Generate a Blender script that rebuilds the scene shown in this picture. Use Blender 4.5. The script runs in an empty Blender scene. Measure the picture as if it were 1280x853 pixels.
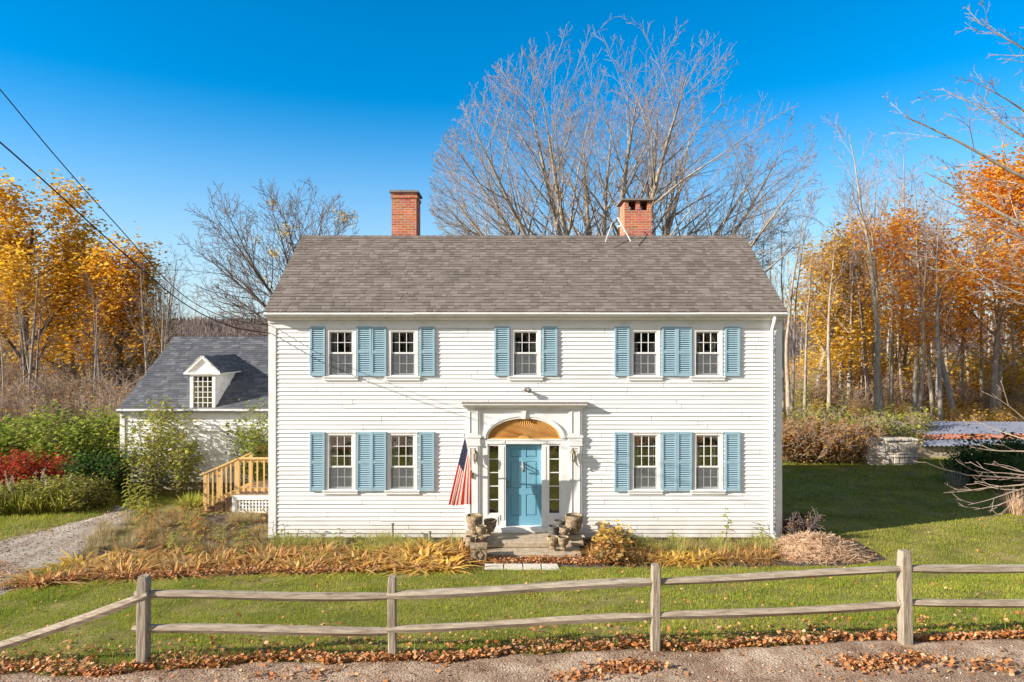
import bpy, math, random
import numpy as np
from mathutils import Vector, Matrix

SC = bpy.context.scene
COL = SC.collection
R = math.radians
PX = 853.333            # focal length in photo pixels (24 mm on 36 mm, 1280 wide)
CAMY, CAMZ = -17.06, 4.92

def X(px, y=0.0):       # photo column -> world x on the plane at depth y
    return (px - 640.0) / PX * (y - CAMY)
def Z(py, y=0.0):       # photo row -> world z on the plane at depth y
    return CAMZ - (py - 426.5) / PX * (y - CAMY)

# ------------------------------------------------------------------ materials
def nodes_of(m):
    m.use_nodes = True
    nt = m.node_tree
    nt.nodes.clear()
    return nt, nt.nodes, nt.links

def ramp_node(N, cols, interp='LINEAR'):
    r = N.new('ShaderNodeValToRGB')
    r.color_ramp.interpolation = interp
    e = r.color_ramp.elements
    while len(e) < len(cols): e.new(0.5)
    for i, c in enumerate(cols):
        e[i].position = i / max(1, len(cols) - 1)
        e[i].color = (*c, 1)
    return r

def mat(name, cols, rough=0.7, scale=4.0, detail=6, stretch=(1, 1, 1), bump=0.0, bscale=40.0, bstretch=None,
        island=None, spec=0.3, metal=0.0, trans=0.0, island_mix=0.6, dist=0.01, knots=0, splash=0):
    """noise between cols (list of rgb), optional random-per-piece tint, optional bump, optional translucency"""
    m = bpy.data.materials.new(name)
    nt, N, L = nodes_of(m)
    out = N.new('ShaderNodeOutputMaterial')
    b = N.new('ShaderNodeBsdfPrincipled')
    b.inputs['Roughness'].default_value = rough
    b.inputs['Specular IOR Level'].default_value = spec
    b.inputs['Metallic'].default_value = metal
    tc = N.new('ShaderNodeTexCoord')
    mp = N.new('ShaderNodeMapping'); mp.inputs['Scale'].default_value = stretch
    L.new(tc.outputs['Object'], mp.inputs['Vector'])
    col = None
    if len(cols) > 1:
        n = N.new('ShaderNodeTexNoise'); n.inputs['Scale'].default_value = scale; n.inputs['Detail'].default_value = detail
        n.inputs['Roughness'].default_value = 0.65
        L.new(mp.outputs['Vector'], n.inputs['Vector'])
        mr = N.new('ShaderNodeMapRange'); mr.inputs[1].default_value = 0.28; mr.inputs[2].default_value = 0.72
        L.new(n.outputs['Fac'], mr.inputs[0])
        r = ramp_node(N, cols)
        L.new(mr.outputs[0], r.inputs['Fac'])
        col = r.outputs['Color']
    else:
        rgb = N.new('ShaderNodeRGB'); rgb.outputs[0].default_value = (*cols[0], 1)
        col = rgb.outputs[0]
    if island:
        g = N.new('ShaderNodeNewGeometry')
        r2 = ramp_node(N, island)
        L.new(g.outputs['Random Per Island'], r2.inputs['Fac'])
        mx = N.new('ShaderNodeMix'); mx.data_type = 'RGBA'; mx.inputs['Factor'].default_value = island_mix
        L.new(col, mx.inputs['A']); L.new(r2.outputs['Color'], mx.inputs['B'])
        col = mx.outputs['Result']
    if splash:      # mud splashed up from the ground, fading out by 0.5 m
        sx = N.new('ShaderNodeSeparateXYZ'); L.new(tc.outputs['Object'], sx.inputs[0])
        ns = N.new('ShaderNodeTexNoise'); ns.inputs['Scale'].default_value = 2.6; ns.inputs['Detail'].default_value = 8; L.new(tc.outputs['Object'], ns.inputs['Vector'])
        hh = N.new('ShaderNodeMapRange'); hh.inputs[1].default_value = 0.0; hh.inputs[2].default_value = 0.6; hh.inputs[3].default_value = splash; hh.inputs[4].default_value = 0; L.new(sx.outputs[2], hh.inputs[0])
        mu = N.new('ShaderNodeMath'); mu.operation = 'MULTIPLY'; mu.use_clamp = True; L.new(hh.outputs[0], mu.inputs[0]); L.new(ns.outputs['Fac'], mu.inputs[1])
        ms_ = N.new('ShaderNodeMix'); ms_.data_type = 'RGBA'; ms_.inputs['B'].default_value = (0.36, 0.30, 0.22, 1); L.new(mu.outputs[0], ms_.inputs['Factor']); L.new(col, ms_.inputs['A']); col = ms_.outputs['Result']
    if knots:
        vo = N.new('ShaderNodeTexVoronoi'); vo.inputs['Scale'].default_value = knots
        mk = N.new('ShaderNodeMapping'); mk.inputs['Scale'].default_value = tuple(1.0 if s == min(stretch) else 2.2 for s in stretch)
        L.new(tc.outputs['Object'], mk.inputs['Vector']); L.new(mk.outputs['Vector'], vo.inputs['Vector'])
        kr = N.new('ShaderNodeMapRange'); kr.inputs[1].default_value = 0.06; kr.inputs[2].default_value = 0.13; kr.inputs[3].default_value = 0.75; kr.inputs[4].default_value = 0.0
        L.new(vo.outputs['Distance'], kr.inputs[0])
        mz = N.new('ShaderNodeMix'); mz.data_type = 'RGBA'; mz.inputs['B'].default_value = (0.13, 0.085, 0.055, 1)
        L.new(kr.outputs[0], mz.inputs['Factor']); L.new(col, mz.inputs['A']); col = mz.outputs['Result']
    L.new(col, b.inputs['Base Color'])
    if bump:
        n2 = N.new('ShaderNodeTexNoise'); n2.inputs['Scale'].default_value = bscale; n2.inputs['Detail'].default_value = 5
        mp2 = N.new('ShaderNodeMapping'); mp2.inputs['Scale'].default_value = bstretch or stretch
        L.new(tc.outputs['Object'], mp2.inputs['Vector']); L.new(mp2.outputs['Vector'], n2.inputs['Vector'])
        bp = N.new('ShaderNodeBump'); bp.inputs['Strength'].default_value = bump; bp.inputs['Distance'].default_value = dist
        L.new(n2.outputs['Fac'], bp.inputs['Height']); L.new(bp.outputs['Normal'], b.inputs['Normal'])
    sh = b.outputs[0]
    if trans:
        t = N.new('ShaderNodeBsdfTranslucent'); L.new(col, t.inputs['Color'])
        ms = N.new('ShaderNodeMixShader'); ms.inputs[0].default_value = trans
        L.new(sh, ms.inputs[1]); L.new(t.outputs[0], ms.inputs[2]); sh = ms.outputs[0]
    L.new(sh, out.inputs['Surface'])
    return m

def glass_mat(name, tint=(0.75, 0.8, 0.8), refl=0.36):
    m = bpy.data.materials.new(name)
    nt, N, L = nodes_of(m)
    out = N.new('ShaderNodeOutputMaterial')
    t = N.new('ShaderNodeBsdfTransparent'); t.inputs[0].default_value = (*tint, 1)
    g = N.new('ShaderNodeBsdfGlossy'); g.inputs['Roughness'].default_value = 0.01
    tc = N.new('ShaderNodeTexCoord')
    n = N.new('ShaderNodeTexNoise'); n.inputs['Scale'].default_value = 2.2; n.inputs['Detail'].default_value = 1
    L.new(tc.outputs['Object'], n.inputs['Vector'])
    bp = N.new('ShaderNodeBump'); bp.inputs['Strength'].default_value = 0.25; bp.inputs['Distance'].default_value = 0.02
    L.new(n.outputs['Fac'], bp.inputs['Height']); L.new(bp.outputs['Normal'], g.inputs['Normal'])
    ms = N.new('ShaderNodeMixShader'); ms.inputs[0].default_value = refl
    L.new(t.outputs[0], ms.inputs[1]); L.new(g.outputs[0], ms.inputs[2]); L.new(ms.outputs[0], out.inputs['Surface'])
    return m

def screen_mat(name):
    m = bpy.data.materials.new(name)
    nt, N, L = nodes_of(m)
    out = N.new('ShaderNodeOutputMaterial')
    t = N.new('ShaderNodeBsdfTransparent')
    d = N.new('ShaderNodeBsdfDiffuse'); d.inputs[0].default_value = (0.22, 0.23, 0.24, 1)
    ms = N.new('ShaderNodeMixShader'); ms.inputs[0].default_value = 0.42
    L.new(t.outputs[0], ms.inputs[1]); L.new(d.outputs[0], ms.inputs[2]); L.new(ms.outputs[0], out.inputs['Surface'])
    return m

def brick_mat(name):
    m = bpy.data.materials.new(name)
    nt, N, L = nodes_of(m)
    out = N.new('ShaderNodeOutputMaterial'); b = N.new('ShaderNodeBsdfPrincipled'); b.inputs['Roughness'].default_value = 0.9
    b.inputs['Specular IOR Level'].default_value = 0.15
    tc = N.new('ShaderNodeTexCoord'); sp = N.new('ShaderNodeSeparateXYZ'); L.new(tc.outputs['Object'], sp.inputs[0])
    ad = N.new('ShaderNodeMath'); ad.operation = 'ADD'; L.new(sp.outputs[0], ad.inputs[0]); L.new(sp.outputs[1], ad.inputs[1])
    cb = N.new('ShaderNodeCombineXYZ'); L.new(ad.outputs[0], cb.inputs[0]); L.new(sp.outputs[2], cb.inputs[1])
    br = N.new('ShaderNodeTexBrick'); br.inputs['Scale'].default_value = 1.0
    br.inputs['Brick Width'].default_value = 0.21; br.inputs['Row Height'].default_value = 0.072
    br.inputs['Mortar Size'].default_value = 0.007; br.inputs['Bias'].default_value = -0.2
    br.inputs['Color1'].default_value = (0.52, 0.16, 0.075, 1); br.inputs['Color2'].default_value = (0.33, 0.085, 0.042, 1)
    br.inputs['Mortar'].default_value = (0.42, 0.34, 0.27, 1)
    L.new(cb.outputs[0], br.inputs['Vector'])
    n = N.new('ShaderNodeTexNoise'); n.inputs['Scale'].default_value = 3.5; L.new(tc.outputs['Object'], n.inputs['Vector'])
    mx = N.new('ShaderNodeMix'); mx.data_type = 'RGBA'; mx.blend_type = 'OVERLAY'; mx.inputs['Factor'].default_value = 0.5
    L.new(br.outputs['Color'], mx.inputs['A']); L.new(n.outputs['Color'], mx.inputs['B'])
    hs = N.new('ShaderNodeHueSaturation'); hs.inputs['Saturation'].default_value = 1.0; L.new(mx.outputs['Result'], hs.inputs['Color'])
    L.new(hs.outputs[0], b.inputs['Base Color'])
    bp = N.new('ShaderNodeBump'); bp.inputs['Strength'].default_value = 0.5; bp.inputs['Distance'].default_value = 0.01; bp.invert = True
    L.new(br.outputs['Fac'], bp.inputs['Height']); L.new(bp.outputs['Normal'], b.inputs['Normal'])
    L.new(b.outputs[0], out.inputs['Surface'])
    return m

M = {}
M['white'] = mat('white_clapboard_paint', [(0.62, 0.59, 0.53), (0.745, 0.73, 0.695), (0.785, 0.77, 0.745)], 0.55, 1.2, 8, (0.35, 1, 3), splash=1.0, bump=0.12, bscale=22, bstretch=(0.4, 1, 6))
M['trim'] = mat('white_trim_paint', [(0.64, 0.61, 0.54), (0.75, 0.73, 0.69), (0.77, 0.755, 0.72)], 0.5, 3.0, 8, bump=0.08, bscale=30)
M['trim_old'] = mat('weathered_white_trim', [(0.50, 0.44, 0.35), (0.76, 0.73, 0.67), (0.82, 0.80, 0.76)], 0.6, 5.0, 8, (0.5, 1, 2), bump=0.15, bscale=40)
M['blue'] = mat('faded_blue_paint', [(0.22, 0.345, 0.40), (0.28, 0.41, 0.465), (0.34, 0.46, 0.51)], 0.5, 2.0, 6, (1, 1, 0.4), bump=0.05)
M['door_blue'] = mat('door_blue_paint', [(0.14, 0.33, 0.43), (0.18, 0.385, 0.48)], 0.4, 1.5, 5, (1, 1, 0.4))
M['ochre'] = mat('ochre_stained_wood', [(0.58, 0.30, 0.08), (0.70, 0.40, 0.13)], 0.5, 4, 5)
M['shingle'] = mat('brown_grey_shingle', [(0.11, 0.089, 0.071), (0.18, 0.147, 0.118), (0.235, 0.19, 0.155)], 0.9, 1.1, 10, island=[(0.112, 0.09, 0.073), (0.15, 0.122, 0.099), (0.185, 0.151, 0.122), (0.245, 0.20, 0.163)], bump=0.4, bscale=120, spec=0.15)
M['slate'] = mat('blue_grey_shingle', [(0.085, 0.087, 0.092), (0.14, 0.142, 0.15)], 0.9, 60, 4, island=[(0.055, 0.056, 0.06), (0.08, 0.081, 0.085), (0.105, 0.106, 0.11), (0.19, 0.185, 0.185)], bump=0.4, bscale=120, spec=0.15)
M['brick'] = brick_mat('red_chimney_brick')
M['mortar_cap'] = mat('grey_mortar_cap', [(0.16, 0.14, 0.12), (0.26, 0.23, 0.2)], 0.9, 8)
M['glass'] = glass_mat('window_glass')
M['screen'] = screen_mat('insect_screen_mesh')
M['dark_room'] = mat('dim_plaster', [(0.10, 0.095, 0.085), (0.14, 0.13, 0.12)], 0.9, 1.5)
M['cloth'] = mat('white_curtain', [(0.30, 0.29, 0.27), (0.40, 0.39, 0.37)], 0.9, 6)
M['brass'] = mat('aged_brass', [(0.20, 0.15, 0.08), (0.34, 0.27, 0.15)], 0.4, 20, metal=0.8)
M['iron'] = mat('dark_iron', [(0.02, 0.02, 0.02), (0.05, 0.045, 0.04)], 0.6, 20)
M['pipe'] = mat('grey_pipe', [(0.22, 0.2, 0.18), (0.32, 0.3, 0.27)], 0.7, 20)
M['granite'] = mat('weathered_granite', [(0.22, 0.17, 0.11), (0.38, 0.30, 0.20), (0.50, 0.41, 0.29)], 0.85, 9, 8, bump=0.4, bscale=30)
M['paver'] = mat('pale_paver_stone', [(0.46, 0.40, 0.31), (0.62, 0.55, 0.45)], 0.85, 9, 8, bump=0.3, bscale=30)
M['pot'] = mat('mossy_concrete', [(0.06, 0.045, 0.025), (0.25, 0.18, 0.105), (0.46, 0.36, 0.245)], 0.9, 11, 8, bump=0.8, bscale=26, dist=0.02)
M['pot_dark'] = mat('dark_mossy_concrete', [(0.045, 0.045, 0.04), (0.10, 0.095, 0.085), (0.16, 0.15, 0.13)], 0.9, 11, 8, bump=0.7, bscale=26, dist=0.02)
M['soil'] = mat('potting_soil', [(0.035, 0.028, 0.02), (0.08, 0.06, 0.04)], 1.0, 40, bump=0.8)
M['moss'] = mat('dry_moss', [(0.14, 0.10, 0.03), (0.30, 0.24, 0.07)], 1.0, 30, bump=0.8)
M['fence'] = mat('weathered_fence_wood', [(0.15, 0.108, 0.072), (0.32, 0.255, 0.18), (0.46, 0.385, 0.285)], 0.85, 7, 9, (0.5, 3, 6), knots=1.7, bump=0.9, bscale=14, bstretch=(0.35, 6, 9))
M['fence_post'] = mat('weathered_post_wood', [(0.13, 0.098, 0.067), (0.29, 0.235, 0.168), (0.41, 0.345, 0.255)], 0.85, 7, 9, (4, 4, 0.5), knots=1.7, bump=0.9, bscale=14, bstretch=(8, 8, 0.4))
M['pine'] = mat('fresh_pine_lumber', [(0.50, 0.30, 0.10), (0.64, 0.42, 0.17)], 0.7, 5, 6, (2, 2, 0.6), bump=0.1)
M['deck'] = mat('brown_decking', [(0.25, 0.15, 0.09), (0.36, 0.23, 0.14)], 0.8, 5, 6)
M['red'] = mat('flag_red', [(0.50, 0.022, 0.014), (0.60, 0.04, 0.022)], 0.8, 8, trans=0.45)
M['flag_white'] = mat('flag_white', [(0.64, 0.55, 0.46), (0.72, 0.65, 0.57)], 0.8, 8, trans=0.45)
M['navy'] = mat('flag_navy', [(0.035, 0.045, 0.11), (0.05, 0.06, 0.14)], 0.8, 8, trans=0.2)
M['cable'] = mat('black_cable', [(0.012, 0.012, 0.014), (0.03, 0.03, 0.03)], 0.6, 20)
M['lamp_glass'] = mat('seeded_lamp_glass', [(0.55, 0.52, 0.45), (0.65, 0.62, 0.55)], 0.15, 9, spec=0.6)
# ground
M['lawn'] = mat('lawn_soil', [(0.10, 0.10, 0.022), (0.20, 0.165, 0.05), (0.34, 0.26, 0.11)], 1.0, 1.1, 9, bump=0.5, bscale=30, spec=0.05)
M['mulch'] = mat('dark_mulch', [(0.035, 0.027, 0.022), (0.09, 0.07, 0.055), (0.17, 0.12, 0.08)], 1.0, 5, 9, bump=1.0, bscale=45, spec=0.05, dist=0.03)
M['gravel'] = mat('grey_gravel', [(0.19, 0.145, 0.10), (0.35, 0.285, 0.215), (0.51, 0.43, 0.34)], 1.0, 1.3, 14, (2.2, 0.5, 1), bump=1.0, bscale=40, spec=0.05)
M['dirt'] = mat('road_edge_dirt', [(0.14, 0.082, 0.05), (0.32, 0.215, 0.14), (0.54, 0.42, 0.295)], 1.0, 2.2, 12, bump=1.0, bscale=38, spec=0.05, dist=0.03)
M['forest'] = mat('leafy_forest_floor', [(0.09, 0.055, 0.025), (0.17, 0.10, 0.04), (0.22, 0.15, 0.05)], 1.0, 1.2, 9, bump=0.8, bscale=12, spec=0.05)
M['hill'] = mat('bare_wooded_hill', [(0.075, 0.058, 0.052), (0.13, 0.095, 0.08), (0.17, 0.12, 0.09)], 1.0, 0.05, 12, bump=1.0, bscale=0.4, spec=0.0, dist=2)
M['grass'] = mat('grass_blades', [(0.07, 0.145, 0.010), (0.26, 0.30, 0.024), (0.56, 0.50, 0.08)], 0.7, 0.75, 12, island=[(0.09, 0.17, 0.012), (0.20, 0.265, 0.022), (0.34, 0.35, 0.045), (0.62, 0.53, 0.13)], island_mix=0.38, trans=0.4, spec=0.15)
LEAFMIX = [(0.48, 0.13, 0.03), (0.56, 0.23, 0.07), (0.30, 0.11, 0.045), (0.62, 0.36, 0.14), (0.36, 0.15, 0.075), (0.66, 0.44, 0.24)]
M['litter'] = mat('fallen_maple_leaves', [(0.45, 0.17, 0.05), (0.5, 0.22, 0.06)], 0.7, 3, island=LEAFMIX, island_mix=0.9, trans=0.2, spec=0.2)
M['stone_bits'] = mat('loose_pebbles', [(0.3, 0.24, 0.18), (0.4, 0.33, 0.26)], 0.9, 30, island=[(0.16, 0.11, 0.075), (0.30, 0.225, 0.16), (0.52, 0.43, 0.33)], island_mix=0.8)
# plants
def leafm(name, cols, trans=0.52, rough=0.6):
    return mat(name, [cols[0], cols[-1]], rough, 1.0, 2, island=cols, island_mix=0.75, trans=trans, spec=0.2)
M['l_yellow'] = leafm('yellow_maple_leaf', [(0.72, 0.36, 0.02), (0.80, 0.47, 0.035), (0.86, 0.55, 0.06), (0.80, 0.58, 0.10), (0.60, 0.38, 0.05)])
M['l_amber'] = leafm('amber_maple_leaf', [(0.70, 0.32, 0.02), (0.78, 0.41, 0.028), (0.84, 0.49, 0.045), (0.70, 0.44, 0.07)])
M['l_orange'] = leafm('orange_maple_leaf', [(0.78, 0.29, 0.02), (0.88, 0.40, 0.03), (0.90, 0.49, 0.06), (0.84, 0.55, 0.12)])
M['l_gold'] = leafm('gold_beech_leaf', [(0.66, 0.34, 0.045), (0.78, 0.46, 0.06), (0.84, 0.56, 0.11), (0.62, 0.50, 0.09)])
M['l_green'] = leafm('shrub_green_leaf', [(0.10, 0.17, 0.018), (0.19, 0.27, 0.026), (0.32, 0.37, 0.045), (0.48, 0.46, 0.08)])
M['l_olive'] = leafm('olive_autumn_leaf', [(0.07, 0.075, 0.03), (0.12, 0.11, 0.04), (0.18, 0.13, 0.05), (0.16, 0.09, 0.04)])
M['l_dkgreen'] = leafm('dark_green_leaf', [(0.035, 0.08, 0.014), (0.065, 0.13, 0.02), (0.10, 0.17, 0.03)])
M['l_lime'] = leafm('yellow_green_leaf', [(0.24, 0.31, 0.035), (0.36, 0.40, 0.05), (0.50, 0.46, 0.08), (0.46, 0.34, 0.09)])
M['l_red'] = leafm('crimson_leaf', [(0.34, 0.02, 0.02), (0.52, 0.045, 0.03), (0.60, 0.09, 0.035), (0.58, 0.18, 0.04)])
M['l_rust'] = leafm('rusty_dry_leaf', [(0.34, 0.13, 0.04), (0.50, 0.22, 0.055), (0.60, 0.33, 0.09), (0.50, 0.37, 0.10)])
M['hosta'] = leafm('faded_hosta_leaf', [(0.48, 0.21, 0.06), (0.66, 0.40, 0.12), (0.74, 0.54, 0.25), (0.62, 0.45, 0.11), (0.40, 0.15, 0.055)])
M['hosta_y'] = leafm('yellow_hosta_leaf', [(0.76, 0.46, 0.07), (0.80, 0.56, 0.12), (0.76, 0.58, 0.20), (0.68, 0.38, 0.07)])
M['drygrass'] = leafm('dry_meadow_grass', [(0.30, 0.23, 0.10), (0.42, 0.32, 0.16), (0.56, 0.45, 0.26), (0.27, 0.27, 0.07), (0.38, 0.22, 0.12)])
M['greengrass'] = leafm('tall_green_grass', [(0.26, 0.32, 0.05), (0.40, 0.42, 0.09), (0.56, 0.48, 0.17), (0.48, 0.38, 0.17)])
M['straw'] = leafm('cut_straw', [(0.54, 0.34, 0.19), (0.66, 0.45, 0.27), (0.76, 0.57, 0.37), (0.44, 0.24, 0.13)], 0.2)
M['plume'] = leafm('silvery_plume', [(0.40, 0.33, 0.23), (0.50, 0.42, 0.32), (0.58, 0.50, 0.40)])
M['compost'] = mat('dark_compost', [(0.03, 0.02, 0.018), (0.08, 0.05, 0.04)], 1.0, 12, bump=1.0, bscale=30, dist=0.04)
# bark
M['bark_pale'] = mat('pale_maple_bark', [(0.17, 0.13, 0.09), (0.32, 0.26, 0.19), (0.47, 0.40, 0.30)], 0.9, 4, 6, (2, 2, 0.6), bump=0.4, bscale=10)
M['bark_grey'] = mat('grey_bark', [(0.16, 0.13, 0.11), (0.27, 0.23, 0.19), (0.36, 0.31, 0.26)], 0.9, 4, 6, (2, 2, 0.6), bump=0.4, bscale=10)
M['bark_dark'] = mat('dark_bark', [(0.055, 0.042, 0.034), (0.11, 0.085, 0.068), (0.16, 0.125, 0.10)], 0.9, 4, 6, (2, 2, 0.6), bump=0.4, bscale=10)
M['twig_pale'] = mat('pale_rosy_twig', [(0.27, 0.195, 0.145), (0.37, 0.28, 0.215)], 0.9, 3)
M['twig_dark'] = mat('grey_brown_twig', [(0.12, 0.085, 0.07), (0.19, 0.14, 0.115)], 0.9, 3)
M['twig_brush'] = mat('dry_brush_twig', [(0.28, 0.20, 0.14), (0.42, 0.31, 0.22)], 0.9, 3)
M['stem'] = mat('green_brown_stem', [(0.12, 0.11, 0.04), (0.2, 0.15, 0.07)], 0.9, 3)
M['fieldstone'] = mat('lime_washed_stone', [(0.14, 0.11, 0.085), (0.42, 0.36, 0.28), (0.62, 0.55, 0.45)], 0.9, 7, 8, island=[(0.26, 0.21, 0.16), (0.46, 0.40, 0.32), (0.62, 0.56, 0.47)], island_mix=0.4, bump=0.7, bscale=20, dist=0.03)
M['concrete'] = mat('tan_concrete', [(0.34, 0.26, 0.18), (0.46, 0.37, 0.27)], 0.9, 2, 7, (0.5, 1, 2), bump=0.3)
M['tin'] = mat('blue_grey_tin', [(0.10, 0.115, 0.15), (0.19, 0.21, 0.26), (0.27, 0.25, 0.25)], 0.6, 2.5, 8, (1, 3, 1), metal=0.2)
M['rust'] = mat('rusted_tin', [(0.26, 0.06, 0.025), (0.36, 0.12, 0.05), (0.25, 0.25, 0.28)], 0.8, 3.5, 6)

# ------------------------------------------------------------------ mesh builders
class MB:
    """collects faces in world coordinates; build() links them as ONE mesh object under its thing"""
    def __init__(self): self.v = []; self.f = []; self.mi = []
    def quad(self, a, b, c, d, mi=0):
        n = len(self.v); self.v += [a, b, c, d]; self.f.append((n, n+1, n+2, n+3)); self.mi.append(mi)
    def poly(self, pts, mi=0):
        n = len(self.v); self.v += list(pts); self.f.append(tuple(range(n, n+len(pts)))); self.mi.append(mi)
    def box(self, x0, x1, y0, y1, z0, z1, mi=0):
        n = len(self.v)
        self.v += [(x0,y0,z0),(x1,y0,z0),(x1,y1,z0),(x0,y1,z0),(x0,y0,z1),(x1,y0,z1),(x1,y1,z1),(x0,y1,z1)]
        for f in ((0,3,2,1),(4,5,6,7),(0,1,5,4),(1,2,6,5),(2,3,7,6),(3,0,4,7)):
            self.f.append(tuple(n+i for i in f)); self.mi.append(mi)
    def hexa(self, p, mi=0):    # 8 points, bottom ring then top ring
        n = len(self.v); self.v += list(p)
        for f in ((0,3,2,1),(4,5,6,7),(0,1,5,4),(1,2,6,5),(2,3,7,6),(3,0,4,7)):
            self.f.append(tuple(n+i for i in f)); self.mi.append(mi)
    def beam(self, a, b, w, h, up=(0,0,1), mi=0):
        a = Vector(a); b = Vector(b); d = (b-a).normalized(); u = Vector(up)
        s = d.cross(u).normalized()*w/2; t = s.cross(d).normalized()*h/2
        self.hexa([tuple(a-s-t), tuple(a+s-t), tuple(b+s-t), tuple(b-s-t), tuple(a-s+t), tuple(a+s+t), tuple(b+s+t), tuple(b-s+t)], mi)
    def prism(self, pts2, y0, y1, mi=0):    # outline in xz, extruded along y
        n = len(self.v); k = len(pts2)
        self.v += [(x, y0, z) for x, z in pts2] + [(x, y1, z) for x, z in pts2]
        self.f.append(tuple(range(n, n+k))); self.mi.append(mi)
        self.f.append(tuple(range(n+2*k-1, n+k-1, -1))); self.mi.append(mi)
        for i in range(k):
            j = (i+1) % k
            self.f.append((n+j, n+i, n+k+i, n+k+j)); self.mi.append(mi)
    def xprism(self, pts2, x0, x1, mi=0):   # outline in yz, extruded along x
        n = len(self.v); k = len(pts2)
        self.v += [(x0, y, z) for y, z in pts2] + [(x1, y, z) for y, z in pts2]
        self.f.append(tuple(range(n+k-1, n-1, -1))); self.mi.append(mi)
        self.f.append(tuple(range(n+k, n+2*k))); self.mi.append(mi)
        for i in range(k):
            j = (i+1) % k
            self.f.append((n+i, n+j, n+k+j, n+k+i)); self.mi.append(mi)
    def tube(self, pts, rad, sides=6, mi=0, cap=True):
        pts = [Vector(p) for p in pts]; n0 = len(self.v)
        rad = rad if isinstance(rad, (list, tuple)) else [rad]*len(pts)
        prev = None
        for i, p in enumerate(pts):
            d = (pts[min(i+1, len(pts)-1)] - pts[max(i-1, 0)]).normalized()
            ref = prev if prev else (Vector((0,0,1)) if abs(d.z) < 0.9 else Vector((1,0,0)))
            s = ref - d*ref.dot(d); s.normalize(); prev = s; t = d.cross(s)
            for k in range(sides):
                a = 2*math.pi*k/sides
                self.v.append(tuple(p + (s*math.cos(a)+t*math.sin(a))*rad[i]))
        for i in range(len(pts)-1):
            for k in range(sides):
                k2 = (k+1) % sides; a = n0+i*sides
                self.f.append((a+k, a+k2, a+sides+k2, a+sides+k)); self.mi.append(mi)
        if cap:
            self.f.append(tuple(n0+k for k in reversed(range(sides)))); self.mi.append(mi)
            e = n0+(len(pts)-1)*sides
            self.f.append(tuple(e+k for k in range(sides))); self.mi.append(mi)
    def lathe(self, c, prof, seg=20, mi=0, wob=None, sq=False):
        n0 = len(self.v)
        for r, z in prof:
            for k in range(seg):
                a = 2*math.pi*k/seg; rr = r*(1 + (wob(a, z) if wob else 0))
                if sq:
                    ca, sa = math.cos(a), math.sin(a); q = max(abs(ca), abs(sa)); rr = rr/q
                self.v.append((c[0]+rr*math.cos(a), c[1]+rr*math.sin(a), c[2]+z))
        for i in range(len(prof)-1):
            for k in range(seg):
                k2 = (k+1) % seg; a = n0+i*seg
                self.f.append((a+k, a+k2, a+seg+k2, a+seg+k)); self.mi.append(mi)
        self.f.append(tuple(n0+k for k in reversed(range(seg)))); self.mi.append(mi)
        e = n0+(len(prof)-1)*seg
        self.f.append(tuple(e+k for k in range(seg))); self.mi.append(mi)
    def build(self, name, m, parent=None, origin=None, smooth=False, bevel=0):
        o = origin if origin is not None else ((0,0,0) if parent is None else world_loc(parent))
        me = bpy.data.meshes.new(name)
        me.from_pydata([(a-o[0], b-o[1], c-o[2]) for a, b, c in self.v], [], self.f)
        ms = m if isinstance(m, (list, tuple)) else [m]
        for q in ms: me.materials.append(q)
        if len(ms) > 1: me.polygons.foreach_set('material_index', self.mi)
        if smooth: me.polygons.foreach_set('use_smooth', [True]*len(me.polygons))
        me.update()
        ob = bpy.data.objects.new(name, me); COL.objects.link(ob)
        if parent is not None:
            ob.parent = parent; w = world_loc(parent)
            ob.location = (o[0]-w[0], o[1]-w[1], o[2]-w[2])
        else: ob.location = o
        if bevel:
            bv = ob.modifiers.new('bevel', 'BEVEL'); bv.width = bevel; bv.segments = 1; bv.limit_method = 'ANGLE'
        return ob

def world_loc(o):
    p = Vector(o.location)
    while o.parent is not None:
        o = o.parent; p += o.location
    return tuple(p)

def np_obj(name, V, F, m, parent=None, origin=(0,0,0), smooth=False):
    """V (n,3) world floats, F (m,k) ints -> one mesh object"""
    V = np.asarray(V, np.float32) - np.asarray(origin, np.float32); F = np.asarray(F, np.int32); k = F.shape[1]
    me = bpy.data.meshes.new(name)
    me.vertices.add(len(V)); me.vertices.foreach_set('co', V.ravel())
    me.loops.add(F.size); me.loops.foreach_set('vertex_index', F.ravel())
    me.polygons.add(len(F)); me.polygons.foreach_set('loop_start', np.arange(0, F.size, k, dtype=np.int32))
    if smooth: me.polygons.foreach_set('use_smooth', np.ones(len(F), bool))
    me.materials.append(m); me.update(calc_edges=True)
    ob = bpy.data.objects.new(name, me); COL.objects.link(ob)
    if parent is not None: ob.parent = parent
    else: ob.location = origin
    return ob

def tag(o, label=None, cat=None, group=None, kind=None):
    if label: o['label'] = label
    if cat: o['category'] = cat
    if group: o['group'] = group
    if kind: o['kind'] = kind
    return o
def empty(name, loc, label, cat, group=None, rz=0):
    o = bpy.data.objects.new(name, None); COL.objects.link(o); o.location = loc; o.rotation_euler = (0,0,rz)
    o.empty_display_size = 0.2
    return tag(o, label, cat, group)
def copy_tree(o, parent=None):
    c = o.copy(); COL.objects.link(c)
    if parent is not None: c.parent = parent
    for ch in list(o.children): copy_tree(ch, c)
    return c

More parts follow.
